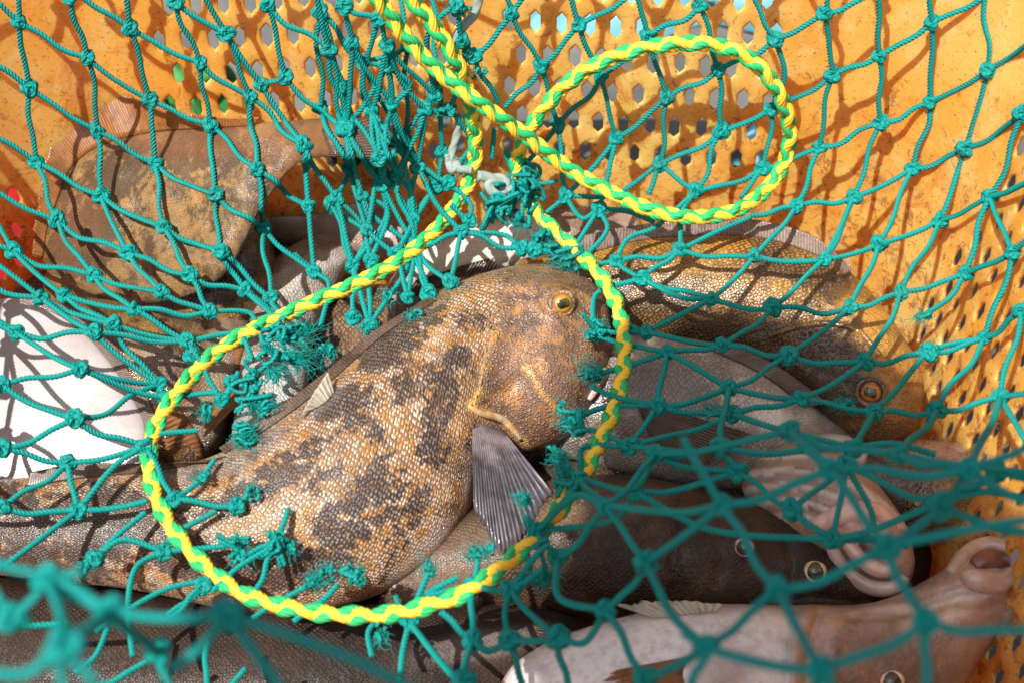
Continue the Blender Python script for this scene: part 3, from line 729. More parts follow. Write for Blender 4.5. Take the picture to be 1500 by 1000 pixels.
f6 = Fish('gaping_fish', 'white bellied fish at the bottom right with a wide open pink jaw', [(1516, 800, 1512, 862), (1474, 784, 1482, 908), (1420, 808, 1440, 960), (1360, 850, 1400, 1010), (1280, 886, 1300, 1060), (1190, 892, 1190, 1090), (1090, 890, 1090, 1100), (990, 893, 990, 1100), (890, 914, 890, 1100), (800, 945, 800, 1080), (730, 990, 720, 1060)],
          .062, .040, M['palehead'], nl=240, na=120, disp=disp6, headfn=lambda x, y: x*0+.8,
          tints=[((.80, .80, .82), [(930, 960, 190, 70, -8, 1.0), (1080, 920, 90, 30, 0, .8), (1120, 980, 40, 60, 0, .8)]),
                 ((.14, .075, .045), [(1310, 975, 90, 60, -10, .85), (1060, 975, 50, 30, 0, .5), (1240, 900, 80, 12, 0, .5)]),
                 ((.58, .36, .30), [(1420, 860, 60, 60, 0, .4), (1200, 930, 30, 50, 0, .5)]),
                 ((.72, .62, .56), [(1385, 892, 60, 22, -25, .9), (1300, 895, 50, 9, -5, .7)]),
                 ((.34, .17, .05), lambda x, y: .8*np.exp(-(dist_poly(x, y, [(1345, 905), (1390, 885), (1440, 890)])[0]/5)**2)+.7*np.exp(-(dist_poly(x, y, [(1168, 1000), (1172, 945), (1195, 895)])[0]/7)**2)),
                 ((.10, .05, .03), lambda x, y: .6*np.exp(-(dist_poly(x, y, [(1215, 1000), (1228, 935), (1262, 898), (1330, 900)])[0]/8)**2))])
f6.ridge([(1392, 838), (1422, 808), (1452, 797), (1476, 803)], .0052, M['lip'], 'lip', lift=-.1, label='upper lip of the open jaw')
f6.ridge([(1425, 829), (1450, 820), (1474, 822)], .0062, M['mouth'], 'mouth', lift=-.25, label='dark pink inside of the mouth')
f6.ridge([(1412, 843), (1440, 851), (1464, 852), (1480, 838)], .0062, M['lip'], 'lip', lift=-.05, label='rounded pink lower lip')
f6.eye(1306, 998, 16, M['eye_dark'], lidmat=M['cream'], pup=.7, lid=.86)
f6.fin([(960, 905), (1000, 900), (1050, 895)], [(900, 885), (970, 876), (1060, 884)], M['fin_pale'], 'dorsal_fin', 10, lift=.002)
f6.fin([(1010, 960), (1000, 985), (1005, 1010)], [(880, 985), (900, 1020), (940, 1060)], M['fin_amber'], 'pectoral_fin', 12, lift=.004)
# --- dark bodies along the bottom
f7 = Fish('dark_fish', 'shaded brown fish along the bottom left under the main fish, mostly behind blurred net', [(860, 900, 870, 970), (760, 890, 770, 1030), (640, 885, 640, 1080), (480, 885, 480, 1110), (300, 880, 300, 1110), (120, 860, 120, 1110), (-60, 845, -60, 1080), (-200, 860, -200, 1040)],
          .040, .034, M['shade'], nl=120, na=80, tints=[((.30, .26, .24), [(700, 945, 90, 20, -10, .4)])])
f7.fin([(600, 890), (690, 880), (800, 890)], [(600, 960), (700, 985), (850, 960)], M['fin_brown'], 'dorsal_fin', 30, lift=.004)
# --- strip of fish behind the main one
f8 = Fish('pale_fish', 'pale bellied fish wedged behind the main fish, a brown fin laid along its side', [(560, 430, 570, 520), (620, 365, 640, 470), (700, 333, 720, 430), (780, 318, 800, 415), (860, 302, 880, 400), (940, 310, 945, 380)],
          .062, .030, M['pale'], nl=110, na=70, tints=[((.72, .70, .62), [(700, 360, 110, 36, -12, .9)]), ((.15, .08, .045), [(860, 320, 60, 26, 0, .9), (560, 450, 50, 40, -40, .8), (760, 305, 60, 12, 0, .6)])])
f8.fin([(590, 440), (700, 405), (830, 385)], [(610, 410), (720, 378), (840, 368)], M['fin_brown'], 'anal_fin', 40, lift=.003, amp=.0005, ragged=.03)
# --- pale upright fish between
f9 = Fish('pale_fish', 'whitish fish standing upright between the left rope and the main fish', [(520, 338, 535, 360), (450, 352, 500, 410), (385, 400, 470, 470), (362, 460, 455, 520), (352, 520, 452, 570), (345, 590, 440, 620), (338, 650, 420, 660), (335, 700, 400, 700)],
          .070, .022, M['silver'], nl=130, wrinkle=.0012, disp=lambda x, y: .0007*np.sin((x*.5+y)/5)*(y < 450), na=70, blobs=[(400, 450, 40, 14, -20, 1), (380, 500, 30, 14, 0, 1)],
          tints=[((.62, .62, .62), [(430, 560, 34, 70, 0, .85)]), ((.22, .11, .05), lambda x, y: .6*(np.sin((x+y*.6)/5+np.sin(y/11)) > .1)*(y < 450)*(x < 455)), ((.50, .45, .40), [(460, 400, 60, 30, -30, .7)]), ((.25, .14, .07), [(490, 350, 60, 14, -20, .8)]), ((.30, .17, .08), [(365, 470, 26, 50, 10, .6)])])
f9.fin([(360, 500), (350, 540), (350, 590)], [(290, 540), (285, 590), (300, 640)], M['fin_amber'], 'pectoral_fin', 16, lift=.004)
# --- white/pink belly in the back
f10 = Fish('pale_fish', 'white and pink fish belly showing through the bunched net at the back wall', [(380, 268, 380, 350), (430, 258, 432, 360), (480, 262, 490, 366), (525, 276, 540, 372), (566, 305, 580, 372), (600, 330, 610, 380)], .080, .012, M['palehead'], nl=90, na=60, wrinkle=.0012,
            tints=[((.80, .76, .74), [(425, 290, 40, 30, 0, .95), (480, 285, 40, 22, 10, .8)]), ((.50, .16, .13), [(520, 300, 30, 16, 40, .7)]), ((.16, .09, .05), [(450, 350, 90, 24, 5, .8)])])
f10.ridge([(470, 275), (500, 290), (530, 310)], .0035, M['flesh'], 'gill', label='reddish pink gill edge')
# --- flat brown fish upper left
f11 = Fish('flounder', 'mottled olive brown flatfish leaning on the left back corner, amber fin fringe upright', [(55, 355, 60, 385), (85, 262, 110, 420), (145, 210, 175, 440), (225, 188, 250, 440), (310, 182, 330, 400), (385, 180, 392, 290), (440, 176, 438, 238), (515, 176, 508, 228), (560, 190, 545, 215)],
           .082, .014, M['olive'], nl=170, na=90, blobs=[(160, 260, 40, 30, 0, .8), (300, 220, 60, 30, 0, .8), (120, 340, 40, 60, 0, .7)],
           tints=[((.22, .09, .035), [(300, 205, 120, 26, 0, .75), (460, 210, 90, 40, 0, .85), (110, 330, 40, 60, 10, .4)])], zs=[.10, .11, .12, .13, .142, .160, .178, .190, .19], wrinkle=.0014,
            disp=lambda x, y: -.0025*np.exp(-(dist_poly(x, y, [(120, 400), (190, 330), (280, 300), (340, 300)])[0]/9)**2)-.0018*np.exp(-(dist_poly(x, y, [(290, 190), (280, 260), (310, 330)])[0]/9)**2)+.0012*np.sin(x/17+np.sin(y/23)*2)*np.sin(y/19+1))
f11.fin([(85, 290), (105, 245), (145, 214), (215, 195), (300, 188), (370, 184)], [(58, 268), (80, 195), (150, 130), (235, 158), (320, 172), (380, 172)], M['fin_amber'], 'dorsal_fin', 90, lift=.006, amp=.00004, ragged=.06)
f11.fin([(470, 190), (480, 215), (485, 240)], [(560, 165), (580, 205), (570, 250)], M['fin_brown'], 'tail_fin', 18, lift=.004)
f11.fin([(62, 380), (70, 330), (85, 290)], [(45, 375), (50, 320), (58, 268)], M['fin_amber'], 'fin_fringe', 20, lift=.003, amp=.0006)
# --- wet brown heads below it
f12 = Fish('brown_fish', 'glossy wet brown fish head under the flatfish, among yellow brown blotches', [(402, 330, 402, 420), (385, 285, 375, 470), (320, 262, 320, 505), (250, 272, 245, 500), (180, 305, 165, 480), (120, 350, 100, 450), (70, 390, 60, 430)],
            .092, .034, M['wet'], nl=150, na=90, headu=.8, blobs=[(300, 400, 60, 40, 0, 1), (180, 380, 40, 30, 0, .8)],
            disp=lambda x, y: .003*np.exp(-(((x-335)/28)**2+((y-240)/20)**2))-.0022*np.exp(-(dist_poly(x, y, [(130, 400), (220, 330), (300, 300), (380, 310)])[0]/9)**2)-.002*np.exp(-(dist_poly(x, y, [(180, 440), (280, 400), (380, 400)])[0]/9)**2),
            tints=[((.40, .25, .06), [(230, 350, 50, 20, -20, .5), (190, 420, 50, 20, 20, .5), (330, 280, 50, 12, 0, .6)])])
f12.eye(343, 242, 15, M['eye_gold'], lidmat=M['wet'], pup=.35, bulge=.6)
f13 = Fish('brown_fish', 'blotched brown and cream fish under the left side of the rope ring', [(380, 470, 372, 540), (330, 455, 330, 640), (260, 460, 262, 700), (200, 445, 200, 700), (130, 420, 150, 660), (60, 400, 80, 560)],
            .068, .030, M['wet'], nl=110, na=80, tints=[((.50, .38, .30), [(330, 520, 30, 60, 20, .6), (230, 520, 50, 16, 30, .5), (300, 600, 30, 50, 0, .6)]), ((.10, .035, .03), [(260, 560, 40, 30, 0, .7)])])
f13.fin([(265, 600), (290, 640), (300, 680)], [(225, 620), (240, 665), (250, 690)], M['fin_amber'], 'pelvic_fin', 12, lift=.003)
# --- white flatfish belly
f14 = Fish('flounder', 'flatfish turned white belly up at the left edge, net shadows across it', [(-170, 560, -170, 600), (-120, 480, -120, 700), (-40, 445, -50, 730), (30, 438, 20, 735), (85, 458, 75, 730), (135, 496, 125, 722), (178, 552, 165, 708), (206, 602, 195, 692), (220, 640, 214, 668)],
            .082, .012, M['belly'], nl=120, na=70, wrinkle=.0004)
f14.fin([(30, 442), (85, 462), (135, 500), (178, 556), (206, 606), (216, 640)], [(36, 430), (98, 448), (152, 486), (200, 548), (226, 604), (230, 650)], M['fin_clear'], 'fin_fringe', 90, lift=.001, amp=.00004, ragged=.03)
# --- buried fish filling the bottom of the basket
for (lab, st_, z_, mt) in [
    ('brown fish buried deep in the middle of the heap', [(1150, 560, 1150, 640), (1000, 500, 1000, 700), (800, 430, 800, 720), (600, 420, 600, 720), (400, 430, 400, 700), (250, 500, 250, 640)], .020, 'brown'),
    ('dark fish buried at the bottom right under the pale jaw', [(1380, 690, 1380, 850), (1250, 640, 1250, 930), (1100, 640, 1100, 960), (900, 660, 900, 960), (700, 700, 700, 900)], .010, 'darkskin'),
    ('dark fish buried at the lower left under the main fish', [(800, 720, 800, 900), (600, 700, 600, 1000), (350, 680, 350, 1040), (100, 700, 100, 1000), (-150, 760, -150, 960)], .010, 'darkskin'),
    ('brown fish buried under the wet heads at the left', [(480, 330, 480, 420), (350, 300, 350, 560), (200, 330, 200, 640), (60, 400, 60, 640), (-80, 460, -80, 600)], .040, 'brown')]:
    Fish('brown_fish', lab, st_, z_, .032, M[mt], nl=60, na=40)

# ------------------------------------------------------------------ netting
wV = np.array([v.co for v in wallo.data.vertices]); wF = [list(p.vertices) for p in wallo.data.polygons]
# vertex coords of children are world coords (parent inverse cancels)
Vs = []; Fs = []; n0 = 0
for V_, Q_ in BODIES: Vs.append(np.asarray(V_)); Fs += (np.asarray(Q_)+n0).tolist(); n0 += len(V_)
Vs.append(wV); Fs += [[i+n0 for i in f_] for f_ in wF]
SURF = BVHTree.FromPolygons(np.concatenate(Vs).tolist(), Fs)
def surf_depth(px, py):
    r = ray(px, py); L = np.linalg.norm(r); h = SURF.ray_cast(Vector(CAM), Vector(r/L))
    return h[3]/L if h[0] is not None else 1.3
def base_depth(px, py):
    # back wall plane and the top of the heap
    r = ray(px, py)
    d1 = (.115-CAM[2])/r[2]
    y0 = CY+B0; nn = np.array([0, 1, -LEAN]); d2 = (y0-CAM[1]+LEAN*CAM[2])/(r@nn)
    nr = np.array([1, 0, -LEAN]); x0 = CX+A0; d3 = (x0-CAM[0]+LEAN*CAM[2])/(r@nr) if r@nr > 0 else 9
    nl_ = np.array([-1, 0, -LEAN]); d4 = (-(CX-A0)+LEAN*CAM[2])/(r@nl_) if r@nl_ > 0 else 9
    ds = np.array([d1, d2, d3, d4]); k = 60
    return -np.log(np.exp(-k*ds).sum())/k
OFF = np.array([(0, 0, .045), (300, 0, .045), (560, 0, .06), (800, 0, .035), (1050, 0, .035), (1250, 0, .05), (1500, 0, .05), (0, 300, .05), (250, 300, .05), (450, 250, .055), (560, 200, .055), (640, 260, .04),
    (800, 200, .028), (1100, 200, .035), (1300, 200, .045), (1500, 250, .03), (0, 560, .055), (120, 540, .055), (200, 450, .045), (300, 600, .012), (250, 580, .015), (420, 420, .02), (600, 380, .018), (540, 480, .012), (760, 360, .015), (880, 420, .012),
    (910, 500, .012), (870, 600, .02), (1000, 430, .022), (1200, 440, .035), (1350, 520, .05), (1460, 500, .035), (1150, 590, .06), (1400, 620, .07), (300, 800, .010), (400, 830, .010), (120, 740, .016), (0, 760, .03), (520, 860, .012), (700, 870, .03), (820, 770, .06), (930, 600, .05), (1000, 560, .05)])
def off(px, py):
    w_ = 1/((OFF[:, 0]-px)**2+(OFF[:, 1]-py)**2+900)**1.6
    return float((OFF[:, 2]*w_).sum()/w_.sum())
def clamp3(pts, r, absd=False):
    """pts (n,3)=(px,py,depth) -> world, kept in front of whatever lies behind"""
    d = pts[:, 2].copy()
    lim = np.array([surf_depth(x, y) for x, y in pts[:, :2]])-r*1.15
    dd = np.minimum(d, lim)
    for _ in range(10):
        sm = dd.copy(); sm[1:-1] = (dd[:-2]+2*dd[1:-1]+dd[2:])/4; dd = np.minimum(sm, lim)
    return np.array([P(x, y, z) for (x, y), z in zip(pts[:, :2], dd)])
K = {}
def nodes(txt):
    for ln in txt.split():
        n, c_ = ln.split('='); v = [float(q) for q in c_.split(',')]
        K[n] = v
nodes("""a1=28,33 a2=192,43 a3=128,85 a4=43,130 a5=220,147 a6=293,92 a7=332,50 a8=143,192 a9=53,238 a10=367,142 a11=383,125 a12=418,113 a13=393,7 a14=482,72
a15=227,240 a16=308,183 a17=445,212 a18=148,287 a19=377,248 a20=315,285 a21=85,323 a22=240,333 a23=452,302 a24=493,290 a25=386,334 a26=503,189 a27=257,3 a28=103,-4
a29=323,368 a30=188,371 a31=20,368 a32=137,403 a33=278,403 a34=360,426 a35=397,438 a36=460,398 a37=237,428 a38=197,453 a39=95,433 a40=60,436 a41=308,456 a42=167,475 a43=137,486
a44=275,500 a45=282,521 a46=233,563 a47=243,583 a48=23,486 a49=117,540 a50=110,613 a51=3,563 a52=3,656 a53=213,653 a54=325,586 a55=340,560
b1=517,63 b2=568,67 b3=545,163 b4=507,190 b5=575,152 b6=623,160 b7=637,140 b8=567,97 b9=660,160 b10=612,243 b11=581,257 b12=560,271 b13=530,286 b14=657,268 b15=688,323 b16=695,83 b17=678,60 b18=505,10 b19=555,28 b20=668,8
r1=750,20 r2=848,37 r3=793,97 r4=880,113 r5=817,183 r6=977,143 r7=903,203 r8=967,240 r9=828,287 r10=877,307 r11=950,53
c1=1025,10 c2=1052,103 c3=1135,57 c4=1208,20 c5=1220,110 c6=1130,160 c7=1057,192 c8=1117,247 c9=1200,217 c10=1288,83 c11=1290,180 c12=1250,290 c13=1167,302 c14=1365,33 c15=1363,150
c16=1337,247 c17=1447,103 c18=1415,217 c19=1450,288 c20=1497,167 c21=1377,323 c22=1020,280
e1=517,390 e2=543,383 e3=518,466 e5=542,476 e8=608,360 e9=598,436 e11=628,430 e12=660,413 e13=676,340 e14=763,363 e15=783,366 e16=903,383 e17=940,408 e18=997,366 e19=947,486 e20=978,516 e21=963,593 e22=923,653
f2=1105,376 f3=1207,381 f4=1043,438 f5=1132,451 f6=1245,450 f7=1288,358 f8=1320,428 f9=1413,401 f10=1060,505 f11=1155,520 f12=1267,530 f13=1358,516 f14=1442,495 f15=1068,568
f16=1175,583 f17=1280,603 f18=1372,601 f19=1465,581 f20=1483,370 f21=1497,456 f22=1073,606
g1=100,677 g2=3,743 g3=115,747 g4=257,730 g5=347,740 g6=140,817 g7=240,807 g8=405,797 g9=297,858
h1=600,910 h2=680,997,.10 h3=693,857 h4=693,937,.06 h5=747,937,.08 h6=817,933,.10 h7=748,863,.07 h8=787,777,.045 h9=817,817,.07 h10=887,740,.14 h11=887,893,.13 h12=947,823,.16 h13=947,995,.15
i1=1057,740,.24 i2=1140,863,.26 i3=1033,947,.26 i4=1217,687,.26 i5=1300,800,.29 i6=1357,910,.31 i7=1203,980,.30 i8=1420,687,.26 i9=1157,630,.16 i10=1317,665,.18 i11=1378,745,.22
j1=1240,680,.10 j2=1080,690,.09 j3=1055,655,.10 j4=960,665,.10 j5=930,720,.09 j6=1160,745,.10 j7=1220,790,.10 j8=1375,735,.14 j9=1460,690,.15 j10=1250,655,.1 j11=850,700,.06
G1=70,847,.33 G2=160,893,.33 G3=333,900,.33 G4=93,943,.37 G5=232,955,.22 G6=20,905,.30""")
nodes("L1=-68,48 L2=-62,155 L3=-66,250 L4=-78,318 L5=-84,392 L6=-92,452 L7=-96,515 L8=-100,590 L9=-98,668 L10=-104,742 P1=-150,100 P2=-148,205 P3=-152,290 P4=-160,360 P5=-168,425 P6=-176,490 P7=-182,560 P8=-184,640 P9=-186,715")
EDGES = """a1 27,-6|a1 -40,-20 L1|a1 a3|a1 a4|a28 a3|a28 95,-30|a3 a5|a3 a8|a2 118,-6|a2 184,-8|a2 a6|a2 a5|a27 a6|a27 250,-20|a6 a10|a6 a16|a5 a16|a5 a15|a4 a8|a4 a9|L1 a4|a8 a15|a8 a18|a9 a18|a9 a21|L2 a9
a15 a20|a15 a22|a16 a19|a16 a20|a10 a19|a10 a17|a27 a7|a7 a10|a7 a11|a7 298,-8|a11 a17|a12 a26|a13 a12|a13 a14|a13 390,-20|a14 462,-8|a14 a26|a17 a23|a17 a24|a19 a25|a19 a23|a20 a29|a20 a25|a18 a22|a18 a30|a21 a32|a21 a30|L3 a21|a11 a12
a22 a29|a22 a33|a29 a34|a29 a35|a25 a36|a25 a35|a30 a33|a30 a37|a32 a37|a32 a38|a31 a32|a31 a39|a31 -20,300 L3|L4 a31|a39 a38|a39 a42|a33 a34|a33 a41|a37 a41|a38 a41|a38 a44|a40 a42|L4 a40|L5 a40|a40 a43|a42 a44|a42 a46|a43 a44|a43 a46
a41 365,458 378,478 390,520|a34 395,455 402,490|a36 432,372|a23 a36|a24 e1|a44 350,490 370,525|a44 a54|a45 a44|a46 a47|a48 a43|a48 a49|L5 a48|a49 a46|a49 a47|a51 a49|a51 a50|a50 a46|a50 a53|a52 a50|a47 320,575 a54|a53 230,637 290,630|a52 g1|a54 350,545|a55 a54|a36 482,415 470,478|a35 412,462|a34 375,440 416,475
b18 b1|b18 490,-10|b1 b3|b1 b4|a14 b4|b19 b2|b18 b19|b2 b8|b2 b5|b8 b5|b2 b7|b7 b6|b6 b10|b5 b11|b5 b10|b3 b12|b3 b11|b4 b13|b4 b12|b19 545,60 540,90 b8|b6 b9|b9 690,210 672,240|b10 b14|b14 690,300 b15|b11 e8|b12 e8|b13 568,310 e2|b11 605,290 e8|b10 600,300 e8|b10 640,300 e13
b3 560,200 b10|b5 590,200 b10|b17 b20|b20 640,30 625,60 b7|b17 b16|b17 680,90 b9|b16 r1|b16 730,150|b12 565,320 e1|b13 540,340 e1|a24 530,330 e2|b8 600,125 b5|b2 585,115 612,150 b6|b13 545,315 585,345 e8|b7 648,120 662,90
r1 742,-8|r1 768,-8|r1 r3|r2 835,-8|r2 918,-3|r2 r3|r2 r4|r3 740,157|r3 r5|r4 r5|r4 r7|r4 912,90 r11|r11 933,-6|r11 c1|r11 r6|r6 r7|r6 c2|r6 r8|r7 r9|r7 r10|r8 950,285|r8 900,285 r9|r5 763,247|r5 r9|724,188 720,232|c22 r8
c1 1017,-8|c1 c2|c3 1103,-5|c3 c4|c3 c2|c3 1149,110 c6|c4 1213,-8|c4 1270,-5|c4 c5|c5 c10|c5 c6|c5 c9|c6 c7|c6 c8|c7 r8|c7 c22|c2 c7|c8 c22|c8 1085,290|c9 c8|c9 c13|c10 1286,-8|c10 c11|c10 c14|c11 c12|c11 c9|c11 c15|c13 c12|c13 1100,316|c13 f2|c12 c16|c12 f3|c14 1360,-8|c14 1442,-5|c14 c15
c15 c17|c15 c16|c16 c18|c16 f7|c17 1443,-8|c17 1510,60|c17 c18|c18 c20|c18 c21|c19 1510,264|c19 c21|c19 c20|c19 f9|c20 1515,120
r9 853,320 r10|r9 800,312|r10 920,310 958,325|r10 850,350 835,372|r10 890,335 865,368 848,378|e8 e9|e8 e11|e8 e5|e1 e3|e2 e5|e1 e5|e13 e12|e13 e14|e13 e8|e13 740,345 e14|e12 628,390 e8|e11 e8|b15 e13|b15 660,300|e14 e15|e15 820,370 860,380
e16 e17|e16 853,388|e16 e18|e16 920,350 960,333 c22|e17 e18|e17 875,430 868,470|e17 1000,436 f4|e19 872,483|e19 898,462|e19 f10|e20 900,500 872,490|e20 f10|e20 905,540 865,550|e21 900,580 866,565|e21 f22|e21 e20|e21 890,595 838,615|e22 e21|e22 870,630 842,632|e22 855,655 850,690|e22 f22|c22 1000,310 e18
e18 f2|f2 f3|f2 f4|f3 f5|f3 f7|f3 c12|f7 c21|f7 f6|f6 f5|f6 f8|f8 f9|f8 c21|f8 f12|f6 f11|f5 f4|f5 f10|f4 e17|f10 f11|f11 f12|f12 f13|f13 f14|f9 f20|f9 1393,435 1352,463|f20 c19|f20 f14|f20 1515,340|f15 f11|f15 f16|f15 1000,527 e20|f15 1000,592 e21|f16 f12|f16 f17|f17 f18|f17 j1|f13 f17
f18 f14|f18 f19|f18 i10|f19 f21|f19 1515,570|f19 i8|f21 f14|f22 f16|f22 1125,623 j10|e18 1060,335 1100,318|f4 1000,460 e19|f19 1500,640 1510,665|f21 1515,430|f14 1390,505 f13
g2 g1|g1 g3 |g1 150,672 a53|g2 g3|g2 L9|g2 L10|g3 215,733|g3 170,680 a53|g3 27,813 -20,845|a53 g4|g4 g5|g4 290,705 315,672|g5 370,712|213,750 165,790 g6|g6 125,830|g7 180,790 g6|g7 260,780 317,748|g7 320,800 350,795|g7 200,830 188,890 195,960|310,867 350,830 g8|g8 422,745|g8 370,870|g8 385,800 358,815|460,853 400,885 370,905|140,925 200,885 250,860 297,850|297,858 250,905|g9 245,900
-10,917 60,915 100,912|158,920 140,960 110,985|130,1005 215,968|305,940 304,1010|330,1010 360,978|495,855 430,910|560,900 540,925 545,960|628,838 610,880 h1|580,872 h1|h1 590,955 585,1010|h1 660,985 h2|h2 670,1020|h2 700,1020|h3 h4|h3 625,870 670,845|h7 h3|h7 795,832|h7 h6|h7 740,900 h5|645,895 h4|h4 678,985 h2|h4 715,952 h5|h5 h6|h5 768,1010|h6 833,1010|h6 855,940 h11|h9 820,875 h11|h9 h8|h9 h10|h10 h12|h12 h11|h12 1000,785 i1
h8 770,755 780,790|h8 845,725 h10|h8 850,700|h12 985,900 i3|h11 h13|h13 i3|h13 920,1020|h3 700,820 690,800|h7 800,800 h9|h10 j4|j11 h10|h3 760,800 h8|h13 960,1020
i1 i4|i1 i2|i1 h10|i2 i3|i2 i5|i2 i7|i3 i7|i3 1000,925|i3 1010,1010|i4 i5|i4 i8|i4 i9|i5 1420,775 1510,760|i5 i6|i6 i7|i6 1510,922|i6 1357,1010|i7 1190,1020|i7 1230,1020|i8 1510,650|i8 i11|i8 1500,735|i9 j4|i9 i10|i10 1400,680 1510,692|i10 i8|i11 i5|i9 i4|i11 1510,780|i1 1010,660 1000,640
j1 j10|j1 j7|j2 j3|j2 j6|j3 e22|j3 f15|j4 j5|j4 j2|j5 1040,775 j7|j6 j7|j7 1280,770 j1|j6 j1|j8 j1|j8 j9|j8 j7|j9 1510,700|j10 j3|j10 f17|j5 980,720 j2|j11 j5|j5 900,760 h8|j10 1310,650 1370,665|j8 1440,720 1510,730|j4 j3|j7 1300,792 1330,800
G6 G1|G1 G2|G1 -10,820|G6 -10,860|G1 110,840 120,835|G1 90,900 G4|G2 G3|G2 130,920 G4|G2 G5|G3 430,932 540,975 640,1030|G3 385,970 420,1020|G4 40,985 -10,985|G4 90,1030|G4 140,1000|G3 290,950 250,980|-10,905 G6|G5 250,1010|G2 110,860 G1
L6 a51|L7 a51|L8 a52|L6 a48|L9 a52|L1 P1|L2 P1|L2 P2|L3 P2|L3 P3|L4 P3|L4 P4|L5 P4|L5 P5|L6 P5|L6 P6|L7 P6|L7 P7|L8 P7|L8 P8|L9 P8|L9 P9|L10 P9|L1 L2|L2 L3|L3 L4|L5 L4|L6 L7|L8 L9"""
# the net carries on above the top edge of the picture
tops = [-10, 28, 103, 152, 184, 250, 298, 390, 462, 490, 742, 768, 835, 918, 933, 1017, 1103, 1213, 1270, 1287, 1360, 1443]
r1_ = [0, 70, 135, 200, 275, 345, 420, 480, 755, 840, 925, 1015, 1105, 1195, 1280, 1365, 1450, 1530]
for i_, x_ in enumerate(r1_):
    K['Ta%d' % i_] = [x_, -62+8*math.sin(i_*2.1)]; K['Tb%d' % i_] = [x_+40, -135+8*math.sin(i_*1.3)]
    EDGES += '|Ta%d Tb%d' % (i_, i_)
    if i_: EDGES += '|Ta%d Tb%d' % (i_, i_-1)
for x_ in tops:
    i_ = min(range(len(r1_)), key=lambda k: abs(r1_[k]-x_)); EDGES += '|%d,-6 Ta%d' % (x_, i_)
nodes("u1=470,18,.035 u2=532,92,.040 u3=598,66,.035 u4=642,104,.035 u5=592,205,.040 u6=648,222,.035 u7=505,128,.035 u8=556,232,.040 u9=606,322,.030 u10=538,338,.032 u11=580,372,.022 u12=640,272,.030 u13=470,158,.035 u14=512,246,.035 u15=486,300,.035")
EDGES += '|u1 u2|u1 u7|470,-10 u1|u3 u2|u3 u4|585,-10 u3|630,-10 u4|u2 u5|u2 u8|u4 u6|u4 u5|u7 u8|u7 u14|u13 u14|u1 u13|u5 u9|u5 u12|u6 u12|u8 u9|u8 u10|u14 u10|u14 u15|u9 u11|u10 u11|u12 u9|u15 u10|u12 u11|u15 e1|u3 u5|u11 e9|b5 b12|b3 b10|a26 b12|b1 b5|b2 b3|b6 b11|b8 b4'
TW_R = .00165
def node3(v):
    x, y = v[0], v[1]
    o_ = v[2] if len(v) > 2 else off(x, y)
    return (x, y, base_depth(x, y)-o_)
netroot = empty('fishing_net', tuple(Pz(760, 300, .12))); tag(netroot, 'teal twisted twine net bag with frayed cut ends, draped over the fish and basket', 'net')
nb = MB(); KD = {k: [] for k in K}
for chunk in EDGES.replace('\n', '|').split('|'):
    tk = chunk.split()
    if len(tk) < 2: continue
    pts = []
    for q in tk: pts.append(node3(K[q]) if q in K else node3([float(z) for z in q.split(',')]))
    # coordinates between/after blurred nodes take the depth of those nodes
    ex = [len(K[q]) > 2 if q in K else None for q in tk]
    if any(e is True for e in ex):
        known = [(i, pts[i][2]) for i, e in enumerate(ex) if e is not None]
        if len(known):
            for i, e in enumerate(ex):
                if e is None:
                    d_ = np.interp(i, [k_[0] for k_ in known], [k_[1] for k_ in known])
                    pts[i] = (pts[i][0], pts[i][1], d_)
    pts = np.array(pts); L = np.linalg.norm(np.diff(pts[:, :2], axis=0), axis=1).sum()
    if len(pts) == 2 and L > 25:
        m = (pts[0]+pts[1])/2; t_ = (pts[1]-pts[0])[:2]/L; nrm = np.array([-t_[1], t_[0]])
        b1 = random.uniform(-.055, .055)*L; b2 = -b1*random.uniform(-.3, .9)
        # hanging strands sag towards the bottom of the picture
        sg = .035*L*(1 if nrm[1] > 0 else -1)*abs(nrm[1])
        q1 = pts[0]*.67+pts[1]*.33; q2 = pts[0]*.33+pts[1]*.67
        q1[:2] += nrm*(b1+sg); q2[:2] += nrm*(b2+sg)
        pts = np.array([pts[0], q1, q2, pts[1]])
    n_ = max(8, int(L/2.2)); c3 = crom(pts, n_)
    w3 = clamp3(c3, TW_R)
    w3 = resample(w3, .00062)
    V_, Q_, U_, T_ = tube(w3, TW_R*random.uniform(.94, 1.06), 20, 4, .36, .0088, phase=random.uniform(0, 6))
    nb.add(V_, Q_, U_, T_)
    for q, e in ((tk[0], 0), (tk[-1], -1)):
        if q in K: KD[q].append((w3[e], norm(w3[min(8, len(w3)-1)] if e == 0 else w3[max(-9, -len(w3))])*1.0, c3[e]))
    for q, idx in zip(tk, range(len(tk))): pass
me = nb.data('twine', M['net']); tw = link('twine', me, netroot)
# knots: a tight overhand lump of the same twine
def knotdata(seed):
    r_ = random.Random(seed); b = MB()
    tt_ = np.linspace(0, 2*math.pi, 110)
    a = r_.uniform(.9, 1.1)
    x = (np.sin(tt_)+2*np.sin(2*tt_))*.00105*a; y = (np.cos(tt_)-2*np.cos(2*tt_))*.00095; z = -np.sin(3*tt_)*.00125
    p = np.stack([x, y, z], -1)
    V_, Q_, U_, T_ = tube(p, .00145, 16, 4, .34, .008, caps=False); b.add(V_, Q_, U_)
    tt_ = np.linspace(0, 2*math.pi, 60)
    p = np.stack([.0021*np.cos(tt_)+.0004, .0030*np.sin(tt_), .0016*np.sin(2*tt_+1)], -1)
    V_, Q_, U_, T_ = tube(p, .0014, 16, 4, .34, .008, caps=False); b.add(V_, Q_, U_)
    return b.data('knot', M['net'])
KM = [knotdata(i) for i in range(4)]
kinfo = []
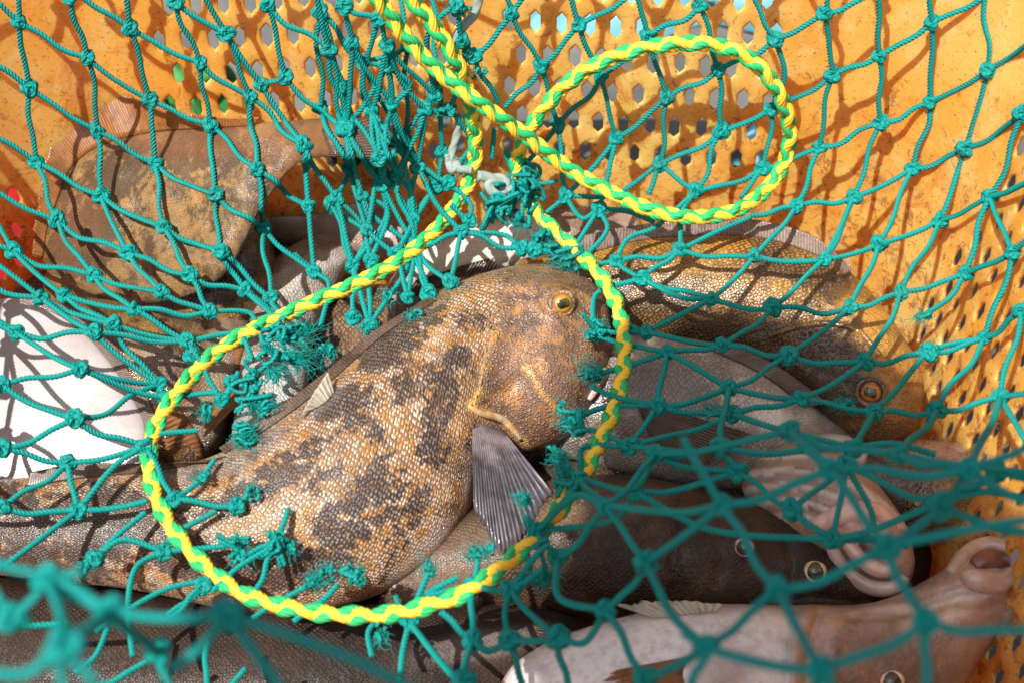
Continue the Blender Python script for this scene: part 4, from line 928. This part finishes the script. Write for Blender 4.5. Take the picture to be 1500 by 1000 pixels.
for k, v in K.items():
    if not KD[k]: continue
    p = np.mean([q[0] for q in KD[k]], axis=0)
    if surf_depth(v[0], v[1]) < proj(p)[2]+.004: p = P(v[0], v[1], surf_depth(v[0], v[1])-.004)
    x, y, d = proj(p); vis = -30 < x < 1530 and -30 < y < 1030
    kinfo.append((d if vis else 9, k, p))
kinfo.sort(key=lambda q: q[0])
rest = MB()
for i, (d, k, p) in enumerate(kinfo):
    md_ = random.choice(KM); sc = random.uniform(1.0, 1.25)*(1.0 if K[k][0] > 480 or True else 1)
    rot = (Matrix.Rotation(random.uniform(0, 6.28), 3, 'Z')@Matrix.Rotation(random.uniform(-.5, .5), 3, 'X'))
    toC = Vector(norm(CAM-p)).to_track_quat('Z', 'Y').to_matrix()
    R = (toC@rot).to_4x4(); R = Matrix.Translation(Vector(p))@R@Matrix.Diagonal((sc, sc*random.uniform(1, 1.2), sc, 1))
    if i < 99:
        o = link('knot', md_, netroot); o.matrix_world = R
        o.parent = netroot; o.matrix_parent_inverse = Matrix.Translation(netroot.location).inverted(); o.matrix_basis = R
    else:
        vv = np.array([v.co for v in md_.vertices]); qq = [list(f_.vertices) for f_ in md_.polygons]
        M3 = np.array(R); rest.add(vv@M3[:3, :3].T+M3[:3, 3], qq)
o = link('smaller_knots', rest.data('knots_rest', M['net']), netroot); o['kind'] = 'stuff'
# frayed ends
def tuft(px, py, ang, length, spread=.7, n=90, thick=.00034, dep=None, mat='fray', name='frayed_end', curlk=1.0, core=True, parent=None):
    n = int(n*.6); length *= .46; curlk *= 2.2; thick *= .55
    d0 = dep if dep is not None else min(base_depth(px, py)-off(px, py), surf_depth(px, py)-.004)
    b = MB(); a0 = math.radians(ang)
    s_ = d0/FPX; o_ = P(px, py, d0)
    for i in range(n):
        a = a0+random.gauss(0, spread*.34); el = random.gauss(0, .25)
        L = length*s_*random.uniform(.35, 1.1)
        dr = RGT*math.cos(a)-UPV*math.sin(a)-FWD*el
        c1 = RNG.normal(size=3)*curlk*.35; c2 = RNG.normal(size=3)*curlk*.30
        st0 = o_+RNG.normal(size=3)*np.array([.0022, .0022, .0012])+dr*L*random.uniform(-.25, .35)
        u = np.linspace(0, 1, 9)[:, None]
        p = st0+dr*L*u+c1*L*u*u*(1-u)*2.0+c2*L*(u**3)
        V_, Q_, U_, T_ = tube(p, thick*np.linspace(1.2, .5, 9)*random.uniform(.7, 1.5), 4); b.add(V_, Q_, U_, T_)
    if core:
        for i in range(6):
            a = a0+random.gauss(0, spread*.5); L = length*s_*random.uniform(.5, .95)
            dr = RGT*math.cos(a)-UPV*math.sin(a); c1 = RNG.normal(size=3)*1.1
            u = np.linspace(0, 1, 14)[:, None]
            p = o_+RNG.normal(size=3)*.0018+dr*L*u+c1*L*u*(1-u)
            V_, Q_, U_, T_ = tube(p, np.linspace(.0014, .0008, 14), 8, 3, .3, .003); b.add(V_, Q_, U_, T_)
    return link(name, b.data(name, M[mat]), parent or netroot)
TUFTS = [(882, 482, 175, 32, .9, 130), (872, 548, 200, 42, .8, 170), (848, 622, 215, 48, .8, 170), (822, 672, 200, 34, .9, 120), (838, 385, 190, 50, .8, 150), (805, 350, 200, 42, 1.2, 140), (775, 268, 60, 42, 1.6, 170), (745, 290, 140, 40, 1.6, 150), (760, 320, 110, 30, 1.6, 120),
    (820, 372, 200, 30, 1.2, 90), (408, 492, 10, 60, .9, 160), (425, 520, 20, 55, .8, 170), (392, 540, 30, 50, 1.2, 130), (375, 585, 60, 45, 1.4, 130), (350, 625, 45, 55, 1.2, 120), (385, 600, -30, 34, 1.0, 80), (440, 488, -20, 42, .9, 120), (478, 508, 70, 32, .9, 90),
    (350, 640, 10, 60, 1.0, 110), (302, 610, -80, 32, .8, 70), (370, 722, -70, 18, .8, 40), (352, 812, 90, 26, 1.6, 110), (350, 795, -10, 30, 1.5, 70), (402, 790, -120, 26, 1.8, 110), (425, 800, 60, 24, 1.0, 60), (455, 850, -20, 34, 1.4, 120), (478, 838, -60, 22, .9, 50), (520, 850, -60, 28, 1.5, 110), (518, 838, -100, 20, 1.2, 50),
    (627, 838, -90, 26, 1.2, 90), (700, 815, -150, 36, 1.0, 60), (712, 812, -110, 26, .8, 50), (770, 735, -140, 28, 1.2, 110), (825, 695, -60, 30, 1.6, 110), (845, 715, 80, 34, 1.4, 100), (800, 840, 100, 34, 1.6, 110), (560, 925, 100, 30, 1.0, 60), (535, 478, 80, 20, .8, 60), (570, 430, 100, 30, 1.2, 70), (605, 460, 100, 26, .9, 60),
    (1368, 512, 190, 18, 1.4, 90), (1354, 462, 160, 26, .5, 60), (125, 828, 110, 20, .8, 50), (1050, 600, 180, 50, .6, 60), (300, 700, 190, 30, .8, 40), (1245, 590, 180, 40, .9, 30), (675, 240, 70, 30, .9, 90), (640, 160, 30, 26, .9, 50), (680, 15, 200, 40, 1.0, 90), (700, 100, 120, 22, .9, 40)]
for a in TUFTS: tuft(*a)
# chunky tangled lump where the ring is tied
b = MB()
for i in range(26):
    cx, cy = random.choice([(760, 275), (770, 260), (735, 305), (750, 295), (785, 285), (725, 300), (770, 310)])
    d0 = min(base_depth(cx, cy)-off(cx, cy), surf_depth(cx, cy)-.004)-random.uniform(0, .010); o_ = P(cx+random.gauss(0, 8), cy+random.gauss(0, 8), d0)
    u = np.linspace(0, 1, 60); w_ = RNG.normal(size=(3, 3))*.0040; ph = RNG.uniform(0, 6, 3)
    p = o_+sum(np.outer(np.sin((k+1)*3.0*u+ph[k]), w_[k]) for k in range(3))
    V_, Q_, U_, T_ = tube(resample(p, .0006), TW_R*.9, 10, 3, .3, .005); b.add(V_, Q_, U_, T_)
o_tang = b
def tangle(spots, n, size, label):
    b = MB()
    for i in range(n):
        cx, cy = random.choice(spots)
        d0 = min(base_depth(cx, cy)-off(cx, cy), surf_depth(cx, cy)-.003)-random.uniform(0, .005); o_ = P(cx+random.gauss(0, 7), cy+random.gauss(0, 7), d0)
        u = np.linspace(0, 1, 50); w_ = RNG.normal(size=(3, 3))*size; ph = RNG.uniform(0, 6, 3)
        p = o_+sum(np.outer(np.sin((k+1)*2.0*u+ph[k]), w_[k]) for k in range(3))
        V_, Q_, U_, T_ = tube(resample(p, .0007), TW_R*.8, 14, 4, .34, .0085); b.add(V_, Q_, U_, T_)
    o = link('cut_twine_ends', b.data('cut_twine', M['net']), netroot); o['label'] = label; return o
tangle([(395, 478), (412, 488), (432, 490)], 7, .0030, 'cut twine ends above the left fish')
tangle([(400, 525), (412, 520), (385, 545)], 6, .0032, 'cut twine ends left of the white fish')
tangle([(372, 580), (360, 560), (352, 600), (340, 640)], 9, .0034, 'cut twine ends low on the left side')
tangle([(820, 375), (850, 385), (795, 350)], 7, .0032, 'cut twine ends above the head of the main fish')
tangle([(350, 800)], 4, .0024, 'cut twine ends at the lower left of the ring')
tangle([(405, 800)], 4, .0024, 'cut twine ends standing up over the belly of the main fish')
tangle([(512, 845)], 3, .0024, 'cut twine ends at the bottom of the ring')
tangle([(822, 692), (830, 716)], 4, .0030, 'cut twine ends beside the lower right of the ring')
tangle([(798, 826), (785, 800)], 4, .0030, 'cut twine ends just outside the lower right of the ring')
tangle([(870, 485)], 3, .0022, 'upper cut twine ends at the snout')
tangle([(862, 550)], 3, .0022, 'middle cut twine ends at the snout')
tangle([(845, 612)], 3, .0022, 'lower cut twine ends at the snout')
b = o_tang
o = link('tangled_knot', b.data('tangle', M['net']), netroot); o['label'] = 'big tangled teal knot tying the ring at the back'
b = MB()
for path, r_ in [([(702, -5), (695, 20), (672, 48), (666, 70)], .0036), ([(676, 165), (668, 205), (662, 225), (668, 245), (690, 250)], .0034), ([(700, 258), (722, 262), (742, 268), (730, 285), (715, 270), (735, 262), (748, 280)], .0045), ([(655, 225), (662, 250), (672, 238)], .0032)]:
    k = crom([(x, y) for x, y in path], 40)
    p3 = np.array([P(x, y, min(base_depth(x, y)-off(x, y)-(.006 if y > 240 else -.004), surf_depth(x, y)-.005)) for x, y in k])
    b = MB(); V_, Q_, U_, T_ = tube(resample(p3, .0008), r_*.8, 12, 3, .15, .03); b.add(V_, Q_, U_, T_)
    wc = link('white_cord', b.data('white_cord', M['white_cord']), netroot); wc['label'] = 'grey white worn cord tied into the net'
for a in [(725, 278, 60, 20, 2.0, 70), (665, 235, 90, 16, 1.6, 40)]: tuft(*a, mat='white_cord', core=False, name='white_fluff', parent=wc)
# ------------------------------------------------------------------ rope: four-strand braid
RP = [(535, -28, .075), (560, 8, .072), (600, 62, .070), (645, 108, .072), (700, 150, .076), (770, 200, .068), (830, 246, .058), (900, 285, .052), (960, 310, .047), (1020, 319, .042), (1080, 308, .038), (1125, 275, .036), (1150, 235, .038), (1157, 190, .045), (1140, 135, .052), (1105, 92, .052), (1055, 68, .050),
      (1000, 64, .050), (940, 72, .050), (880, 92, .050), (830, 124, .048), (793, 165, .046), (768, 205, .040), (756, 245, .028), (765, 280, .016), (783, 308, .020), (812, 338, .018), (845, 368, .018), (878, 402, .020), (903, 445, .022), (914, 495, .024), (912, 550, .026), (895, 610, .028),
      (868, 670, .028), (835, 725, .036), (790, 780, .040), (738, 828, .040), (680, 868, .036), (620, 888, .028), (555, 900, .018), (480, 898, .012), (410, 886, .012), (350, 866, .010), (300, 828, .010), (258, 782, .012), (232, 735, .013), (219, 690, .014), (220, 650, .016), (235, 610, .018),
      (262, 572, .020), (300, 530, .020), (350, 494, .022), (410, 465, .022), (470, 438, .022), (530, 412, .022), (585, 382, .022), (630, 345, .022), (665, 305, .028), (690, 260, .036), (697, 215, .042), (692, 170, .048), (682, 125, .055), (665, 85, .062), (640, 45, .062), (610, 8, .062), (585, -28, .062)]
rp = np.array([(x, y, base_depth(x, y)-o_) for x, y, o_ in RP])
c3 = crom(rp, 900); c3[0:0] = 0
w3 = clamp3(c3, .0075)
for _ in range(8): w3[1:-1] = (w3[:-2]+2*w3[1:-1]+w3[2:])/4
w3 = resample(w3, .00075)
t_, _, _ = frames(w3)
tc = CAM-w3; tc /= np.linalg.norm(tc, axis=1)[:, None]
nn = tc-t_*(tc*t_).sum(1)[:, None]; nn /= np.linalg.norm(nn, axis=1)[:, None]; bn = np.cross(t_, nn)
s = np.r_[0, np.cumsum(np.linalg.norm(np.diff(w3, axis=0), axis=1))]; Lr = s[-1]
PITCH_R = .036
phi = 2*math.pi*s/PITCH_R
u = s/Lr
# which side of the braid faces the eye, along the rope
psi = np.interp(u, [0, .12, .2, .33, .42, .5, .6, .72, .82, .9, 1], np.radians([48, 45, 40, 30, 12, 5, 0, 5, 30, 50, 45]))
R0, RS = .0019, .0026
rope = empty('rope', tuple(w3[len(w3)//2])); tag(rope, 'yellow and green braided rope forming a ring round the main fish and a loop above', 'rope')
for k in range(2):
    for cw, mt, nm in ((1, 'yellow', 'yellow_strand'), (-1, 'green', 'green_strand')):
        th = cw*phi+math.pi*k+psi
        rr = R0*(1+cw*.30*np.cos(2*phi)+.05)
        p = w3+rr[:, None]*(np.cos(th)[:, None]*nn+np.sin(th)[:, None]*bn)
        V_, Q_, U_, T_ = tube(p, RS*(1.0+.05*np.sin(s*170+k*2)), 24, 6, .13, .024)
        o = link('strand', meshdata(nm, V_, Q_, M[mt], tris=T_, uv=U_), rope); o['label'] = nm.replace('_', ' ')+' of the braid'
print('done build')
